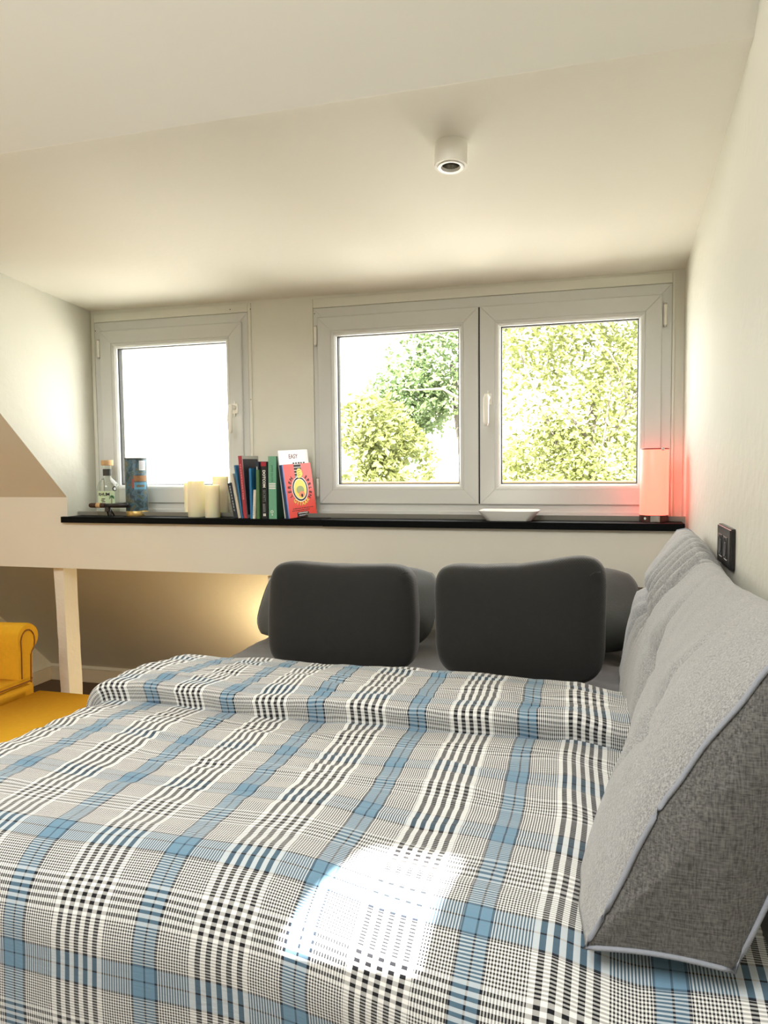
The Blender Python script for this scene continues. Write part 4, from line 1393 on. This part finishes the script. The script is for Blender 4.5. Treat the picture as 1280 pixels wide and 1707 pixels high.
LEAFG = leafmat('mid_green_leaf', (0.13, 0.19, 0.075, 1), 0.35)
BARK = mat('grey_bark', (0.10, 0.085, 0.07, 1), 0.9, bump=0.5, bscale=30)

def tree(label, base, blobs, n, leaf, m, seed, branches):
    rnd = random.Random(seed)
    o = thing('tree', label, 'tree', base, None)
    B = Vector(base)
    v, f = [], []
    wts = [b[3] for b in blobs]
    for k in range(n):
        cx, cy, cz, _, rx, ry, rz_ = rnd.choices(blobs, weights=wts)[0]
        while True:
            p = Vector((rnd.uniform(-1, 1), rnd.uniform(-1, 1), rnd.uniform(-1, 1)))
            if p.length < 1: break
        # clustered along twigs
        c = Vector((cx + p.x * rx, cy + p.y * ry, cz + p.z * rz_))
        if smooth_noise(c.x * 3.2, c.y * 3.2, c.z * 3.2 + seed) < -0.2:
            continue
        d = Vector((rnd.uniform(-1, 1), rnd.uniform(-1, 1), rnd.uniform(-0.9, 0.5))).normalized()
        s = d.cross(Vector((rnd.uniform(-1, 1), rnd.uniform(-1, 1), rnd.uniform(-1, 1)))).normalized()
        nn = d.cross(s)
        l = leaf * rnd.uniform(0.7, 1.3); w = l * 0.27
        i = len(v)
        c -= B
        v += [c, c + d * l * 0.45 + s * w + nn * w * 0.4, c + d * l, c + d * l * 0.45 - s * w + nn * w * 0.4, c + d * l * 0.45]
        f += [(i, i + 4, i + 1), (i + 1, i + 4, i + 2), (i, i + 3, i + 4), (i + 4, i + 3, i + 2)]
    fo = pyd('foliage', v, f, m, o)
    fo['kind'] = 'stuff'
    for br in branches:
        pts = [Vector(p) - B for p in br[0]]
        # smooth the polyline a little
        fine = []
        for a, b_ in zip(pts, pts[1:]):
            for q in range(4):
                t = q / 4
                fine.append(a.lerp(b_, t) + Vector((smooth_noise(a.x + t, a.z, 1), smooth_noise(a.x, a.z + t, 2), smooth_noise(a.y, t, 3))) * 0.03)
        fine.append(pts[-1])
        r0, r1 = br[1], br[2]
        tube(br[3], fine, [r0 + (r1 - r0) * i / (len(fine) - 1) for i in range(len(fine))], BARK, o, 7)
G = -3.6      # the garden lies a storey and a half below
tree('pale yellow-green tree filling the right sash of the double window', (-0.3, 8.2, G),
     [(0.0, 8.0, 1.9, 3, 1.32, 0.9, 1.5), (0.6, 7.6, 1.6, 2, 0.9, 0.7, 1.2), (-0.3, 7.8, 2.9, 1.5, 1.0, 0.7, 0.7), (-0.45, 7.7, 1.2, 1.5, 0.62, 0.6, 0.6)],
     21000, 0.072, LEAFY, 3,
     [([(-0.3, 8.2, G), (-0.25, 8.2, -1), (-0.2, 8.1, 1.0), (0.0, 7.9, 2.2)], 0.12, 0.04, 'trunk'),
      ([(-0.22, 8.1, 0.9), (-0.4, 7.7, 1.6), (-0.75, 7.4, 2.5)], 0.03, 0.010, 'branch'),
      ([(-0.15, 8.1, 1.2), (0.15, 7.5, 1.7), (0.5, 7.2, 2.4)], 0.028, 0.008, 'branch'),
      ([(0.0, 7.7, 1.5), (-0.3, 7.4, 1.9), (-0.7, 7.2, 2.0)], 0.018, 0.006, 'branch'),
      ([(-0.1, 7.6, 1.1), (0.05, 7.3, 1.6), (0.1, 7.2, 2.2)], 0.016, 0.006, 'branch'),
      ([(0.3, 7.6, 1.9), (0.1, 7.2, 2.4), (-0.2, 7.1, 2.7)], 0.016, 0.006, 'branch')])
tree('mid green tree with pale bare branches behind the left sash', (-1.6, 9.2, G),
     [(-1.75, 9.0, 2.75, 3, 0.75, 0.7, 0.8), (-2.2, 8.8, 2.25, 1.2, 0.55, 0.5, 0.4), (-1.75, 9.0, 3.3, 1.0, 0.6, 0.5, 0.4), (-2.45, 9.0, 1.75, 1.2, 0.5, 0.5, 0.5), (-2.1, 9.0, 2.1, 1.2, 0.5, 0.5, 0.4)],
     8500, 0.085, LEAFG, 8,
     [([(-1.6, 9.2, G), (-1.6, 9.2, -1), (-1.55, 9.1, 1.2), (-1.7, 9.0, 2.6)], 0.11, 0.04, 'trunk'),
      ([(-1.25, 8.6, 2.0), (-1.7, 8.4, 2.25), (-2.15, 8.3, 2.25)], 0.024, 0.006, 'branch'),
      ([(-1.2, 8.5, 2.2), (-1.5, 8.3, 2.75), (-2.0, 8.2, 2.95)], 0.022, 0.006, 'branch'),
      ([(-1.15, 8.5, 2.3), (-1.35, 8.3, 2.9), (-1.4, 8.2, 3.2)], 0.018, 0.006, 'branch')])
tree('low yellowish bush top at the foot of the left sash', (-2.1, 7.4, G),
     [(-2.15, 7.2, 1.75, 2, 0.42, 0.4, 0.42), (-1.95, 7.2, 1.45, 2, 0.45, 0.4, 0.36), (-2.2, 7.2, 1.2, 1.5, 0.4, 0.4, 0.3)],
     4200, 0.080, LEAFY, 12,
     [([(-2.1, 7.4, G), (-2.1, 7.4, -1), (-2.05, 7.3, 1.3)], 0.06, 0.02, 'trunk')])
house = thing('neighbour_house', 'pale rendered house seen past the trees through the double window', 'house', (-1.55, 13.5, G))
HW = mat('pale_render', srgb(176, 166, 146), 0.9)
box('wall', -1.35, 2.6, 0.0, 3.5, 0.0, 6.4, HW, house)
rf = bmesh.new()
bbox(rf, -1.45, 2.7, -0.15, 3.7, 6.4, 6.55)
from_bm('roof', rf, mat('grey_slate', srgb(120, 116, 112), 0.8), house)
wf = box('window', -0.95, -0.2, -0.03, 0.02, 5.0, 6.0, WHITE, house)
box('pane', -0.88, -0.27, -0.04, -0.031, 5.07, 5.93, mat('far_glass', srgb(90, 100, 110), 0.1), wf)
box('brick_panel', -0.35, 0.9, -0.04, 0.0, 4.3, 4.75, mat('red_brick', srgb(150, 92, 70), 0.9, vary=0.25, vscale=12), house)
gd = pyd('ground', [(-30, 3.4, G), (30, 3.4, G), (30, 60, G), (-30, 60, G)], [(0, 1, 2, 3)], mat('pale_bounce_ground', (0.72, 0.71, 0.66, 1), 0.95, vary=0.15, vscale=2))  # unseen ground, made very pale to bounce light up onto the dormer ceiling
structure(gd)
